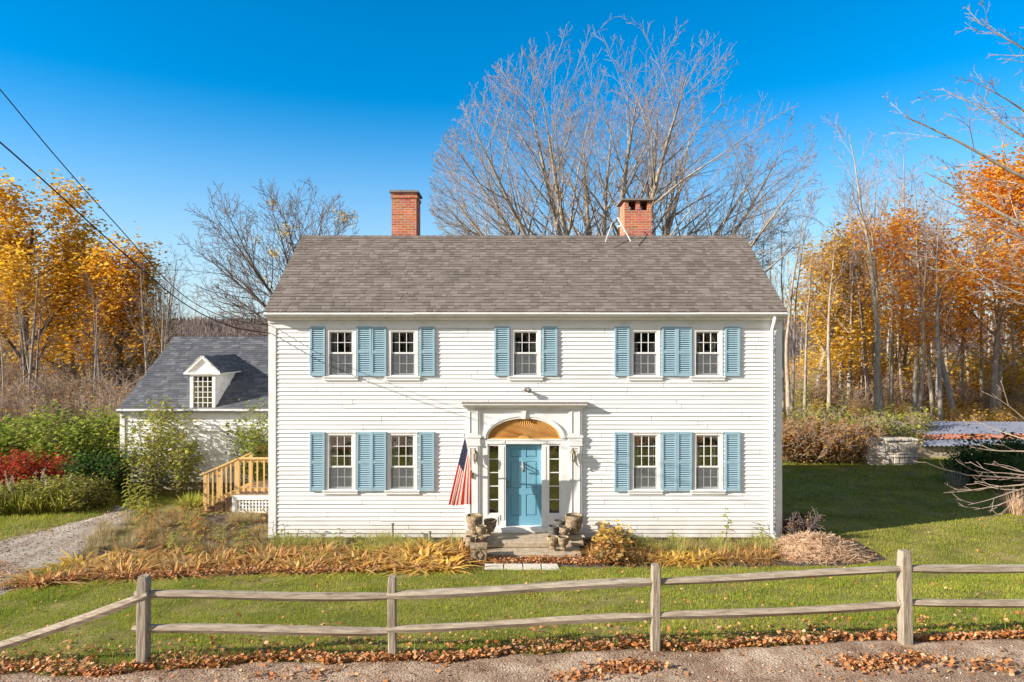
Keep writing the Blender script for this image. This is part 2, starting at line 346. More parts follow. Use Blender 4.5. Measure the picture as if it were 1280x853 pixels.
# ------------------------------------------------------------------ terrain height
def sstep(t):
    t = np.clip(t, 0, 1); return t*t*(3-2*t)
def zg(x, y):
    x = np.asarray(x, float); y = np.asarray(y, float)
    zf = 0.985 + 0.030*np.clip(x, -14, 14)
    t = np.clip((-1.7 - y)/6.8, 0, 1)
    t = np.where(t < 0.12, t*t/0.24, t-0.06)/0.94
    z = -0.05 + (zf+0.05)*t
    z = z + 0.012*np.sin(x*1.7+y*0.9)*np.sin(y*1.3-x*0.6)*np.clip((-y-1.5)/2, 0, 1)
    return z
def zgf(x, y): return float(zg(x, y))
# ================================================================== THE HOUSE
rng = random.Random(7)
HX0, HX1 = X(337), X(976)
HD = 5.6
house = empty('colonial_house', (0.33, 0, 0), 'white two storey clapboard house with blue shutters, blue front door and two brick chimneys', 'house')
EXP = 0.1042
def clapboards(mb, x0, x1, z0, z1, exp, holes, y=0.0, lip=0.026, joints=True):
    """lapped boards facing -y; holes are (x0,x1,z0,z1)"""
    n = int(round((z1-z0)/exp)); e = (z1-z0)/n
    for i in range(n):
        a, b = z0+i*e, z0+(i+1)*e
        iv = [(x0, x1)]
        for hx0, hx1, hz0, hz1 in holes:
            if hz0 < b-0.2*e and hz1 > a+0.2*e:
                nv = []
                for p, q in iv:
                    if hx1 <= p or hx0 >= q: nv.append((p, q)); continue
                    if hx0 > p: nv.append((p, hx0))
                    if hx1 < q: nv.append((hx1, q))
                iv = nv
        for p, q in iv:
            cuts = [p]
            if joints:
                t = p + rng.uniform(0.8, 4.5)
                while t < q-0.4: cuts.append(t); t += rng.uniform(2.2, 4.8)
            cuts.append(q)
            for k in range(len(cuts)-1):
                u, v = cuts[k]+(0.004 if k else 0), cuts[k+1]-(0.004 if k < len(cuts)-2 else 0)
                l = lip*rng.uniform(0.85, 1.15); s = rng.uniform(-0.0015, 0.0015); s2 = rng.uniform(-0.0015, 0.0015)
                mb.quad((u, y-l, a+s), (v, y-l, a+s2), (v, y-0.001, b+0.004), (u, y-0.001, b+0.004))
                mb.quad((u, y, a+s), (v, y, a+s2), (v, y-l, a+s2), (u, y-l, a+s))

UP = (411.5, 470.5); LO = (541.0, 612.5)
WINS = [(426.5, UP, 2), (503.7, UP, 2), (657.0, UP, 2), (806.0, UP, 2), (884.0, UP, 2),
        (426.0, LO, 3), (503.0, LO, 3), (806.5, LO, 3), (884.5, LO, 3)]
CW = 0.375
holes = [(X(c)-CW+.04, X(c)+CW-.04, Z(r[1])+.03, Z(r[0])-.03) for c, r, k in WINS]
PORT = (X(600), X(711), 0.16, Z(514))
holes.append(PORT)
w = MB()
ZB, ZT = 0.02, 5.235
clapboards(w, HX0+0.16, HX1-0.13, ZB, ZT, EXP, holes)
# remaining walls
def side_boards(mb, x, sgn):
    n = 74
    for i in range(n):
        a, b = ZB+i*EXP, ZB+(i+1)*EXP
        y0, y1 = 0.0, HD
        if b > 5.55:
            t = (b-5.55)/2.34; y0 = 2.8*t+0.03; y1 = HD-2.8*t-0.03
            if y1-y0 < 0.1: break
        xo = x+sgn*0.016
        mb.quad((xo, y0, a), (xo, y1, a), (x, y1, b), (x, y0, b))
        mb.quad((x, y0, a), (x, y1, a), (xo, y1, a), (xo, y0, a))
side_boards(w, HX0, -1); side_boards(w, HX1, 1)
w.quad((HX0, HD, ZB), (HX1, HD, ZB), (HX1, HD, 5.6), (HX0, HD, 5.6))
w.build('clapboard_wall', M['white'], house)
f = MB(); f.box(HX0+0.03, HX1-0.03, 0.03, HD-0.03, -0.35, 0.015); f.build('foundation', M['granite'], house)
# dim rooms behind the glass
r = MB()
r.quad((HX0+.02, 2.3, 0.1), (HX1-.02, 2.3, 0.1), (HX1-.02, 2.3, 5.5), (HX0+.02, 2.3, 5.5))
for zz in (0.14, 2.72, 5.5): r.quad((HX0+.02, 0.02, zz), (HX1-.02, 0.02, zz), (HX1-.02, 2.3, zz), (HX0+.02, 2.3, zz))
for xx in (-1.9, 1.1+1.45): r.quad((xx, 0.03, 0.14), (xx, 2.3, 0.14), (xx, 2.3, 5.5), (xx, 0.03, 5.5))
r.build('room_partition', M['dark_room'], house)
# corner boards, frieze, base
c = MB(); c.box(HX0-0.02, HX0+0.165, -0.035, 0.02, 0.0, 5.24); c.box(HX0-0.02, HX0+0.0, 0.02, 0.15, 0.0, 5.24)
c.build('corner_board', M['trim'], house)
c = MB(); c.box(HX1-0.135, HX1+0.02, -0.035, 0.02, 0.0, 5.24); c.box(HX1, HX1+0.02, 0.02, 0.15, 0.0, 5.24)
c.build('corner_board', M['trim'], house)
fz = MB(); fz.box(HX0-0.021, HX1+0.021, -0.038, 0.03, 5.238, 5.46); fz.box(HX0-0.023, HX1+0.023, -0.075, -0.036, 5.375, 5.41)
fz.xprism([(-0.036, 5.412), (-0.09, 5.43), (-0.15, 5.47), (-0.17, 5.50), (-0.036, 5.50)], HX0-0.022, HX1+0.022)
fz.build('frieze_board', M['trim'], house)
sf = MB(); sf.xprism([(-0.20, 5.50), (0.03, 5.50), (0.03, 5.53), (-0.20, 5.53)], HX0-0.03, HX1+0.03); sf.build('soffit', M['trim_old'], house)
# gutter with slightly uneven runs
g = MB()
xs = [HX0-0.04, X(520), X(706), X(735), X(868), HX1+0.02]
for i in range(len(xs)-1):
    dz = rng.uniform(-0.008, 0.008)
    g.xprism([(-0.205, 5.52+dz), (-0.29, 5.525+dz), (-0.335, 5.58+dz), (-0.335, 5.622+dz), (-0.315, 5.622+dz), (-0.315, 5.60+dz), (-0.205, 5.60+dz)], xs[i]+0.001, xs[i+1]-0.001)
gut = g.build('gutter', M['trim'], house)
d = MB()
xd = X(963.5)
d.tube([(xd, -0.26, 5.52), (xd, -0.24, 5.40), (xd, -0.13, 5.25), (xd, -0.09, 5.12), (xd, -0.09, 0.22), (xd, -0.13, 0.10), (xd+0.02, -0.28, 0.03)], 0.045, 8)
for zz in (0.6, 2.6, 4.7): d.box(xd-0.055, xd+0.055, -0.14, -0.036, zz, zz+0.03)
d.build('downspout', M['trim'], house, smooth=True)

# ---- roof of laminated shingles, every tab a slab
def shingle_roof(mb, x0, x1, ylo, zlo, yhi, zhi, rows, tab, skip=None):
    for i in range(rows):
        t0, t1 = i/rows, (i+1)/rows
        x = x0 - rng.uniform(0, tab)
        dy, dz = yhi-ylo, zhi-zlo; L = math.hypot(dy, dz); ny, nz = -dz/L*(1 if dy > 0 else -1), abs(dy)/L
        lift = rng.uniform(0, 0.002)
        while x < x1:
            wd = tab*rng.uniform(0.45, 1.3); a, b = max(x, x0), min(x+wd, x1); x += wd
            if b-a < 0.01: continue
            h = 0.008 + (0.008 if rng.random() < 0.5 else 0) + lift + rng.uniform(0, 0.002)
            def P(xx, t, hh): return (xx, ylo+dy*t+ny*hh, zlo+dz*t+nz*hh)
            if skip and skip((a+b)/2, ylo+dy*(t0+t1)/2): continue
            if dy > 0:
                mb.quad(P(a, t0, h), P(b, t0, h), P(b, t1, 0.002), P(a, t1, 0.002)); mb.quad(P(a, t0, -0.01), P(b, t0, -0.01), P(b, t0, h), P(a, t0, h))
            else:
                mb.quad(P(b, t0, h), P(a, t0, h), P(a, t1, 0.002), P(b, t1, 0.002)); mb.quad(P(b, t0, -0.01), P(a, t0, -0.01), P(a, t0, h), P(b, t0, h))
RY, RZ = 2.8, 7.97
EY, EZ = -0.30, 5.635
roof = MB()
shingle_roof(roof, HX0-0.05, HX1+0.05, EY, EZ, RY, RZ, 29, 0.20)
shingle_roof(roof, HX0-0.05, HX1+0.05, HD+0.30, EZ, RY, RZ, 12, 0.5)
# ridge caps
x = HX0-0.05
while x < HX1+0.05:
    b = min(x+0.2, HX1+0.05); lf = 0.012
    roof.quad((x, RY-0.13, RZ-0.085+lf), (b, RY-0.13, RZ-0.085), (b, RY, RZ+0.012), (x, RY, RZ+0.018+lf))
    roof.quad((x, RY, RZ+0.018+lf), (b, RY, RZ+0.012), (b, RY+0.13, RZ-0.085), (x, RY+0.13, RZ-0.085+lf)); x += 0.2
rf = roof.build('roof', M['shingle'], house)
dk = MB()
dk.xprism([(EY+0.01, EZ-0.02), (RY, RZ-0.015), (HD-EY-0.01, EZ-0.02), (HD-EY-0.01, EZ-0.12), (RY, RZ-0.2), (EY+0.1, EZ-0.1)], HX0-0.035, HX1+0.035)
dk.build('rake_board', M['trim'], rf)

# ---- chimneys
def chimney(px0, px1, ztop, depth, piers, yc=3.26):
    d0 = yc-depth/2
    x0, x1 = X(px0, d0), X(px1, d0)
    b = MB()
    zt = ztop
    if piers:
        zp = zt-0.28
        b.box(x0, x1, d0, d0+depth, 7.0, zp)
        wd = (x1-x0); pw = 0.12
        for xx in (x0, (x0+x1)/2-pw/2, x1-pw):
            b.box(xx, xx+pw, d0, d0+depth, zp+0.001, zt)
    else:
        b.box(x0, x1, d0, d0+depth, 7.0, zt-0.16); b.box(x0-0.025, x1+0.025, d0-0.025, d0+depth+0.025, zt-0.158, zt-0.08); b.box(x0, x1, d0, d0+depth, zt-0.078, zt)
    ch = b.build('chimney', M['brick'], rf)
    k = MB()
    if piers: k.box(x0-0.10, x1+0.06, d0-0.08, d0+depth+0.08, zt+0.001, zt+0.05)
    else: k.box(x0-0.06, x1+0.06, d0-0.06, d0+depth+0.06, zt+0.001, zt+0.055); k.box(x0+0.1, x1-0.1, d0+0.1, d0+depth-0.1, zt+0.055, zt+0.10)
    k.build('chimney_cap', M['mortar_cap'], rf)
chimney(489.5, 520.5, Z(241, 2.84), 0.85, False)
chimney(780.5, 814.5, Z(251, 2.84), 0.85, True)
st = MB()
ya = 2.3
st.tube([(X(773.5, ya), ya+0.25, Z(270, ya)), (X(788, ya), ya-0.05, Z(302, ya))], 0.013, 5)
st.tube([(X(755.5, ya), ya-0.15, Z(304, ya)), (X(767, ya), ya+0.25, Z(276, ya))], 0.010, 5)
st.tube([(X(773, ya), ya+0.2, Z(282, ya)), (X(779, ya), ya+0.1, Z(281, ya))], 0.015, 5)
st.build('chimney_brace', M['trim'], rf)

# ---- windows: casing > sashes, panes, sill, screen
def make_window(h, rows_up):
    """origin at bottom centre of the casing; built at (0,0,0)"""
    root_o = (0, 0, 0)
    fw = MB(); cw = 0.078
    for s in (-1, 1):
        fw.box(min(s*CW, s*(CW-cw)), max(s*CW, s*(CW-cw)), -0.034, 0.07, 0, h)
    fw.box(-CW+cw, CW-cw, -0.033, 0.07, h-0.06, h-0.001); fw.box(-CW+cw, CW-cw, -0.03, 0.07, 0.0, 0.03)
    fw.box(-CW-0.02, CW+0.02, -0.05, 0.0, h+0.001, h+0.03)
    win = fw.build('window', M['trim'], None, root_o)
    gx = CW-cw; z0, z1 = 0.03, h-0.06
    mid = z0 + (z1-z0)*(0.5 if rows_up == 2 else 0.405)
    def sash(name, a, b, y, rows):
        m = MB(); s = 0.032
        for sg in (-1, 1): m.box(min(sg*gx, sg*(gx-s)), max(sg*gx, sg*(gx-s)), y, y+0.03, a, b)
        m.box(-gx+s, gx-s, y+0.001, y+0.03, a, a+0.04); m.box(-gx+s, gx-s, y+0.001, y+0.03, b-0.035, b)
        gw = (2*(gx-s)); gh = b-a-0.075
        for i in (1, 2):
            xx = -gx+s+gw*i/3; m.box(xx-0.0075, xx+0.0075, y+0.004, y+0.026, a+0.04, b-0.035)
        for j in range(1, rows):
            zz = a+0.04+gh*j/rows; m.box(-gx+s, gx-s, y+0.006, y+0.024, zz-0.0075, zz+0.0075)
        o = m.build(name, M['trim'], win)
        p = MB(); p.quad((-gx+s, y+0.016, a+0.04), (gx-s, y+0.016, a+0.04), (gx-s, y+0.016, b-0.035), (-gx+s, y+0.016, b-0.035))
        p.build('pane', M['glass'], win)
    sash('upper_sash', mid-0.015, z1, -0.005, rows_up)
    sash('lower_sash', z0, mid+0.02, 0.028, 2)
    sc = MB(); sc.box(-gx+0.0015, gx-0.0015, -0.012, -0.008, z0, z0+0.02); sc.quad((-gx+0.002, -0.012, z0), (gx-0.002, -0.012, z0), (gx-0.002, -0.012, mid-0.016), (-gx+0.002, -0.012, mid-0.016))
    sc.build('insect_screen', M['screen'], win)
    s = MB(); s.box(-0.445, 0.445, -0.07, 0.02, -0.035, -0.001); s.box(-0.43, 0.43, -0.05, 0.02, -0.105, -0.036)
    s.build('sill', M['trim'], win, bevel=0.004)
    k = MB()
    for sg in (-1, 1):
        for q in range(3):
            xa, xb = sg*(gx-q*0.045), sg*(gx-(q+1)*0.045)
            k.quad((xa, 0.14+0.03*(q%2), 0.02), (xb, 0.14+0.03*((q+1)%2), 0.02), (xb, 0.14+0.03*((q+1)%2), h), (xa, 0.14+0.03*(q%2), h))
    k.build('curtain', M['cloth'], win)
    return win
protos = {}
for i, (cx, rr, kk) in enumerate(WINS):
    if kk not in protos:
        protos[kk] = make_window(Z(rr[0])-Z(rr[1]), kk); o = protos[kk]; o.parent = house
    else: o = copy_tree(protos[kk], house)
    o.location = (X(cx)-house.location.x, 0, Z(rr[1]))
    for ch in o.children:
        if ch.name.startswith('curtain'): ch.scale = (1, 1, 1) if i == 0 else (rng.uniform(.75, 1.0), 1, rng.uniform(.7, 1.0))

# ---- louvred shutters
def make_shutter(h, wd=0.375):
    m = MB(); st = 0.048; y0, y1 = -0.056, -0.014
    m.box(-wd/2, -wd/2+st, y0, y1, 0, h); m.box(wd/2-st, wd/2, y0, y1, 0, h)
    rl = [(0, 0.09), (h*0.49-0.035, h*0.49+0.035), (h-0.065, h)]
    for a, b in rl: m.box(-wd/2+st, wd/2-st, y0+0.002, y1, a, b)
    for k in range(2):
        a, b = rl[k][1], rl[k+1][0]; n = int((b-a)/0.052)
        for j in range(n):
            z = a+(b-a)*(j+0.5)/n
            m.hexa([(-wd/2+st, y0+0.003, z-0.016), (wd/2-st, y0+0.003, z-0.016), (wd/2-st, y0+0.010, z-0.021), (-wd/2+st, y0+0.010, z-0.021),
                    (-wd/2+st, y1-0.010, z+0.020), (wd/2-st, y1-0.010, z+0.020), (wd/2-st, y1-0.003, z+0.013), (-wd/2+st, y1-0.003, z+0.013)])
    m.quad((-wd/2+st, y1-0.0005, 0.05), (wd/2-st, y1-0.0005, 0.05), (wd/2-st, y1-0.0005, h-0.03), (-wd/2+st, y1-0.0005, h-0.03))
    for z in (0.12, h-0.14): m.box(-wd/2-0.01, -wd/2, y1-0.01, -0.008, z, z+0.04)
    return m.build('shutter', M['blue'], None, (0, 0, 0))
SHU = [397.5, 455.6, 474.0, 534.3, 627.4, 687.2, 777.0, 836.2, 855.0, 914.6]
SHL = [397.0, 455.3, 473.8, 533.6, 777.0, 836.2, 855.0, 915.0]
for cols, (ra, rb) in ((SHU, (408.6, 470.2)), (SHL, (540.0, 613.6))):
    pr = None
    for cx in cols:
        if pr is None: pr = make_shutter(Z(ra)-Z(rb)); o = pr
        else: o = pr.copy(); COL.objects.link(o)
        o.parent = house; o.location = (X(cx)-house.location.x, rng.uniform(-.010, -.004), Z(rb)+rng.uniform(-.008, .008)); o.rotation_euler = (rng.uniform(-.006, .006), rng.uniform(-.005, .005), 0)

# ---- the front entrance
PC = X(655.5)
q = MB()   # pilasters (outer), one part each
for xl, xr in ((X(584), X(600)), (X(711), X(727))):
    p = MB(); zc0, zc1 = Z(557), Z(544); za, zb = 0.20, Z(512)
    p.box(xl, xr, -0.13, 0, za, zb)
    xm = (xl+xr)/2; hw = 0.115
    for (a, b) in ((0.42, zc0-0.06), (zc1+0.05, zb-0.05)):     # raised frame round a sunk panel
        p.box(xm-hw, xm-hw+0.035, -0.155, -0.131, a-0.04, b+0.04); p.box(xm+hw-0.035, xm+hw, -0.155, -0.131, a-0.04, b+0.04)
        p.box(xm-hw+0.035, xm+hw-0.035, -0.154, -0.131, a-0.04, a); p.box(xm-hw+0.035, xm+hw-0.035, -0.154, -0.131, b, b+0.04)
    p.box(xl-0.02, xr+0.02, -0.175, 0.001, zc0, zc0+0.05); p.box(xl-0.012, xr+0.012, -0.165, 0.001, zc0+0.052, zc1-0.06); p.box(xl-0.035, xr+0.035, -0.195, 0.001, zc1-0.058, zc1)
    p.box(xl-0.02, xr+0.02, -0.17, 0.001, 0.18, 0.38)
    p.build('pilaster', M['trim'], house, bevel=0.005).scale = (1, .55, 1)
e = MB()
ent0, ent1 = X(576.5), X(735)
e.box(X(583), X(728), -0.17, 0, Z(512)+0.001, Z(509.5))
e.box(X(581), X(730), -0.24, 0, Z(509.5)+0.001, Z(508)+0.001)
e.xprism([(0, Z(508)+.002), (-0.27, Z(508)+.002), (-0.33, Z(506.3)), (-0.36, Z(505.5)), (-0.36, Z(504)), (0, Z(503))], X(578.5), X(733))
e.build('entablature', M['trim_old'], house).scale = (1, .60, 1)
fl = MB(); fl.xprism([(0.0, Z(503)+.002), (-0.375, Z(504)+.002), (-0.375, Z(504)+.016), (0.0, Z(503)+.018)], X(577.5), X(734)); fl.build('entablature_flashing', M['mortar_cap'], house).scale = (1, .60, 1)
# spandrel with an elliptical opening
FX, FZ0, FA, FH = X(654.8), Z(548), 0.905, Z(523.0)-Z(548)
t = MB(); x0, x1, zt = X(600), X(711), Z(512)
N_ = 48; prv = None
def ell(a, ra=0.0): return (FX+(FA+ra)*math.cos(a), FZ0+(FH+ra)*math.sin(a))
for i in range(N_+1):
    a = math.pi*i/N_; ex, ez = ell(a)
    ca, sa = math.cos(a), math.sin(a)
    k = min((( x1-FX)/ca if ca > 1e-6 else ((x0-FX)/ca if ca < -1e-6 else 1e9)), ((zt-FZ0)/sa if sa > 1e-6 else 1e9))
    cur = ((ex, ez), (FX+k*ca, FZ0+k*sa))
    if prv:
        pts = [(prv[0][0], -0.05, prv[0][1]), (prv[1][0], -0.05, prv[1][1]), (cur[1][0], -0.05, cur[1][1]), (cur[0][0], -0.05, cur[0][1])]
        t.poly(pts)
        if abs(prv[1][0]-cur[1][0]) > 1e-4 and abs(prv[1][1]-cur[1][1]) > 1e-4:
            cx_ = x1 if i < N_/2 else x0
            t.poly([(prv[1][0], -0.05, prv[1][1]), (cx_, -0.05, zt), (cur[1][0], -0.05, cur[1][1])])
    prv = cur
t.build('spandrel', M['trim'], house).scale = (1, .75, 1)
ar = MB(); prv = None       # moulded white archivolt
for i in range(N_+1):
    a = math.pi*i/N_; o_, i_ = ell(a, 0.115), ell(a, 0.0); m_ = ell(a, 0.05)
    cur = (o_, m_, i_)
    if prv:
        (ox, oz), (mx, mz), (ix, iz) = prv; (ox2, oz2), (mx2, mz2), (ix2, iz2) = cur
        ar.quad((ox, -0.105, oz), (mx, -0.105, mz), (mx2, -0.105, mz2), (ox2, -0.105, oz2)); ar.quad((mx, -0.085, mz), (ix, -0.085, iz), (ix2, -0.085, iz2), (mx2, -0.085, mz2))
        ar.quad((ox, -0.049, oz), (ox, -0.105, oz), (ox2, -0.105, oz2), (ox2, -0.049, oz2)); ar.quad((ix, -0.085, iz), (ix, 0.03, iz), (ix2, 0.03, iz2), (ix2, -0.085, iz2))
        ar.quad((mx, -0.105, mz), (mx, -0.085, mz), (mx2, -0.085, mz2), (mx2, -0.105, mz2))
    prv = cur
kx = FX; kz = FZ0+FH
ar.hexa([(kx-0.035, -0.15, kz-0.01), (kx+0.035, -0.15, kz-0.01), (kx+0.035, -0.04, kz-0.01), (kx-0.035, -0.04, kz-0.01), (kx-0.06, -0.15, zt-0.02), (kx+0.06, -0.15, zt-0.02), (kx+0.06, -0.04, zt-0.02), (kx-0.06, -0.04, zt-0.02)])
ar.build('arch_moulding', M['trim'], house).scale = (1, .75, 1)
fa = MB()                   # ochre sunburst fan: radiating reeds
K = 46
for i in range(K):
    a0, a1 = math.pi*i/K, math.pi*(i+1)/K; am = (a0+a1)/2
    def Q(a, s, y): return (FX+FA*s*math.cos(a), y, FZ0+FH*s*math.sin(a))
    fa.quad(Q(a0, .13, 0.018), Q(am, .13, 0.005), Q(am, .96, -0.02), Q(a0, .96, 0.018)); fa.quad(Q(am, .13, 0.005), Q(a1, .13, 0.018), Q(a1, .96, 0.018), Q(am, .96, -0.02))
    fa.quad(Q(a0, .955, -0.03), Q(a1, .955, -0.03), Q(a1, 1.0, -0.03), Q(a0, 1.0, -0.03)); fa.quad(Q(a0, .955, 0.02), Q(a1, .955, 0.02), Q(a1, .955, -0.03), Q(a0, .955, -0.03))
    fa.quad(Q(a0, 0, -0.03), Q(a0, .15, -0.03), Q(a1, .15, -0.03), Q(a1, 0.0, -0.03)); fa.quad(Q(a0, .15, -0.03), Q(a0, .15, 0.02), Q(a1, .15, 0.02), Q(a1, .15, -0.03))
fa.box(FX-FA, FX+FA, -0.035, 0.03, FZ0-0.015, FZ0+0.012)
fa.build('sunburst_fan', M['ochre'], house)
# transom bar, jambs, mullions, sill
j = MB()
DX0, DX1 = X(632.3), X(677); DZ0, DZ1 = Z(658), Z(556)
j.box(X(600)+.001, X(711)-.001, -0.085, 0.16, Z(555)+0.002, FZ0-0.016); j.box(X(607), X(707.5), -0.105, 0.0, FZ0-0.05, FZ0-0.017)
for a in (X(625.2)+.02, DX1+.02): j.box(a-0.0, a+0.10, -0.10, -0.086, Z(554), FZ0-0.06)
zl = 0.29
j.build('transom_bar', M['trim'], house).scale = (1, .55, 1)
j = MB()
for (a, b) in ((X(600), X(609.5)), (X(701), X(711))): j.box(a, b, -0.075, 0.16, zl, Z(555))
for (a, b) in ((X(625), DX0-0.002), (DX1+0.002, X(684.5))):
    j.box(a, b, -0.05, 0.24, zl, Z(555)); m_ = (a+b)/2; j.box(m_-0.03, m_+0.03, -0.065, -0.051, zl+0.16, Z(555)-0.06); j.box(a-0.004, b+0.004, -0.07, -0.0505, zl, zl+0.15)
j.build('door_frame', M['trim'], house).scale = (1, .60, 1)
s_ = MB(); s_.box(X(605), X(706), -0.13, 0.14, 0.172, zl-0.001); s_.box(X(628), X(681), -0.155, -0.131, 0.172, 0.25); s_.build('door_sill', M['trim_old'], house)
bk = MB(); bk.box(X(600)-0.04, X(600)-0.002, -0.0, 0.10, 0.16, Z(514)); bk.box(X(711)+0.002, X(711)+0.04, 0.0, 0.10, 0.16, Z(514)); bk.build('door_jamb', M['trim'], house)
# six-panel blue door
DY = 0.085
dr = MB()
dw = DX1-DX0; sx = 0.115
pw = (dw-3*sx)/2
xsA = (DX0+sx, DX0+sx+pw); xsB = (DX0+2*sx+pw, DX0+2*sx+2*pw)
zs = [(DZ0+0.24, DZ0+0.77), (DZ0+0.93, DZ0+1.60), (DZ0+1.71, DZ0+1.93)]
dr.box(DX0, DX1, DY+0.022, DY+0.05, DZ0, DZ1)
for a, b in ((DX0, DX0+sx), (xsA[1], xsB[0]), (DX1-sx, DX1)): dr.box(a, b, DY, DY+0.0215, DZ0, DZ1)
for a, b in ((DZ0, zs[0][0]), (zs[0][1], zs[1][0]), (zs[1][1], zs[2][0]), (zs[2][1], DZ1)):
    for u, v in (xsA, xsB): dr.box(u, v, DY+0.0005, DY+0.0215, a, b)
door = dr.build('door', M['door_blue'], house)
for u, v in (xsA, xsB):
    for a, b in zs:
        p = MB(); i_ = 0.035
        o4 = [(u+.004, DY+.021, a+.004), (v-.004, DY+.021, a+.004), (v-.004, DY+.021, b-.004), (u+.004, DY+.021, b-.004)]
        n4 = [(u+i_, DY+.006, a+i_), (v-i_, DY+.006, a+i_), (v-i_, DY+.006, b-i_), (u+i_, DY+.006, b-i_)]
        for k in range(4): p.quad(o4[k], o4[(k+1)%4], n4[(k+1)%4], n4[k])
        p.quad(*n4); p.build('panel', M['door_blue'], door)
h_ = MB(); hx = DX0+0.055
for hz in (DZ0+0.97, DZ0+1.10):
    h_.tube([(hx, DY, hz), (hx, DY-0.045, hz)], 0.016, 8); h_.tube([(hx, DY-0.045, hz), (hx, DY-0.075, hz)], [0.034, 0.022], 10)
h_.build('handle', M['brass'], door)
kn = MB(); kx = (xsA[1]+xsB[0])/2 - 0.02; kz = DZ0+1.47
kn.box(kx-0.022, kx+0.022, DY-0.012, DY-0.0005, kz-0.12, kz+0.13)
kn.tube([(kx, DY-0.01, kz+0.09), (kx, DY-0.12, kz+0.07), (kx+0.02, DY-0.125, kz-0.02), (kx, DY-0.05, kz-0.10)], [0.02, 0.024, 0.018, 0.014], 8)
kn.tube([(kx-0.05, DY-0.03, kz+0.02), (kx+0.0, DY-0.08, kz+0.0), (kx+0.05, DY-0.09, kz-0.05)], 0.014, 6)
kn.build('knocker', M['pipe'], door, smooth=True)
# sidelights
for a, b in ((X(609.5)+.001, X(625)-.001), (X(684.5)+.001, X(701)-.001)):
    m = MB(); z0, z1 = Z(643), Z(555.5); fwd = 0.04
    m.box(a, b, -0.045, 0.05, zl, z0); m.box(a+0.05, b-0.05, -0.055, -0.0455, zl+0.04, z0-0.05)
    m.box(a, a+fwd, -0.03, 0.03, z0+.001, z1); m.box(b-fwd, b, -0.03, 0.03, z0+.001, z1); m.box(a+fwd, b-fwd, -0.029, 0.03, z1-0.03, z1); m.box(a+fwd, b-fwd, -0.029, 0.03, z0+.001, z0+0.03)
    for k in range(1, 5):
        zz = z0+0.03+(z1-z0-0.06)*k/5; m.box(a+fwd, b-fwd, -0.02, 0.02, zz-0.01, zz+0.01)
    sl = m.build('sidelight', M['trim'], house)
    p = MB(); p.quad((a+fwd, 0.0, z0+.03), (b-fwd, 0.0, z0+.03), (b-fwd, 0.0, z1-.03), (a+fwd, 0.0, z1-.03)); p.build('pane', M['glass'], sl)
# wall lanterns
for cx in (593.6, 716.0):
    l = MB(); lx, lz, ly = X(cx, -0.17), Z(572, -0.17), -0.185
    l.lathe((lx, ly, lz-0.16), [(0.006, 0), (0.02, 0.03), (0.016, 0.06), (0.045, 0.08), (0.05, 0.09)], 8)
    l.lathe((lx, ly, lz+0.115), [(0.075, 0), (0.06, 0.03), (0.03, 0.075), (0.012, 0.09), (0.018, 0.105), (0.004, 0.13)], 8)
    for k in range(6):
        a = math.pi*k/3; l.tube([(lx+0.05*math.cos(a), ly+0.05*math.sin(a), lz-0.07), (lx+0.068*math.cos(a), ly+0.068*math.sin(a), lz+0.115)], 0.006, 4)
    l.tube([(lx, -0.08, lz-0.02), (lx, -0.12, lz-0.17), (lx, ly, lz-0.16)], 0.012, 6); l.box(lx-0.035, lx+0.035, -0.10, -0.073, lz-0.1, lz+0.06)
    lo = l.build('wall_lantern', M['brass'], house)
    gl = MB(); gl.lathe((lx, ly, lz-0.068), [(0.044, 0), (0.06, 0.18)], 6); gl.build('lantern_glass', M['lamp_glass'], lo)
# flood light over the entrance, vent pipes
s = MB(); fx, fz_ = X(658), Z(487)
s.lathe((fx, -0.03, fz_-0.02), [(0.05, 0), (0.05, 0.03)], 10); s.box(fx-0.05, fx+0.05, -0.05, -0.016, fz_-0.04, fz_+0.05)
for sg in (-1, 1): s.tube([(fx, -0.05, fz_), (fx+sg*0.05, -0.12, fz_-0.01), (fx+sg*0.075, -0.17, fz_-0.03)], [0.015, 0.02, 0.045], 8)
s.build('flood_light', M['pipe'], house)
for cx, zz in ((490.5, 0.40), (537.0, 0.20)):
    p = MB(); p.tube([(X(cx, -0.3), -0.3, -0.08), (X(cx, -0.3), -0.3, zz)], 0.03, 8); p.tube([(X(cx, -0.3), -0.3, zz), (X(cx, -0.3), -0.3, zz+0.05)], 0.042, 8)
    p.build('vent_pipe', M['pipe'], house)

# ================================================================== FLAG
B = Vector((X(590, -0.1), -0.10, 1.60)); E = Vector((-1.117, -1.04, 2.70))
flag = empty('american_flag', tuple(B), 'striped flag with stars hanging from an angled pole left of the blue front door', 'flag')
p = MB(); p.tube([tuple(B), tuple(B+(E-B)*1.02)], 0.014, 8); p.tube([tuple(B+(E-B)*1.02), tuple(B+(E-B)*1.05)], [0.026, 0.01], 8); p.build('flagpole', M['trim'], flag)
p = MB(); p.tube([tuple(B+(E-B)*-0.02), tuple(B+(E-B)*0.12)], 0.022, 8); p.box(B.x-0.03, B.x+0.03, -0.10, -0.073, B.z-0.09, B.z+0.05); p.build('flag_bracket', M['brass'], flag)
ph = (B-E).normalized()
def drape(u, v):            # u along the hoist 0..0.92 from the tip, v down the fly 0..1.5
    k = v/1.5; uu = u/0.92
    p = E + ph*(0.03+u*(1-0.22*k))
    drop = v*(1.08-0.30*uu*min(1, v/0.4)) 
    fold = 0.05*k*math.sin(uu*8.0+k*1.2) + 0.012*k*math.sin(uu*19)
    return (p.x - 0.43*k*(1-uu)**0.9 + 0.05*k*uu + fold*0.7 + 0.012, p.y + 0.05*k*math.sin(uu*8.0+1.2), p.z - drop)
fm = MB(); NU, NV = 52, 40
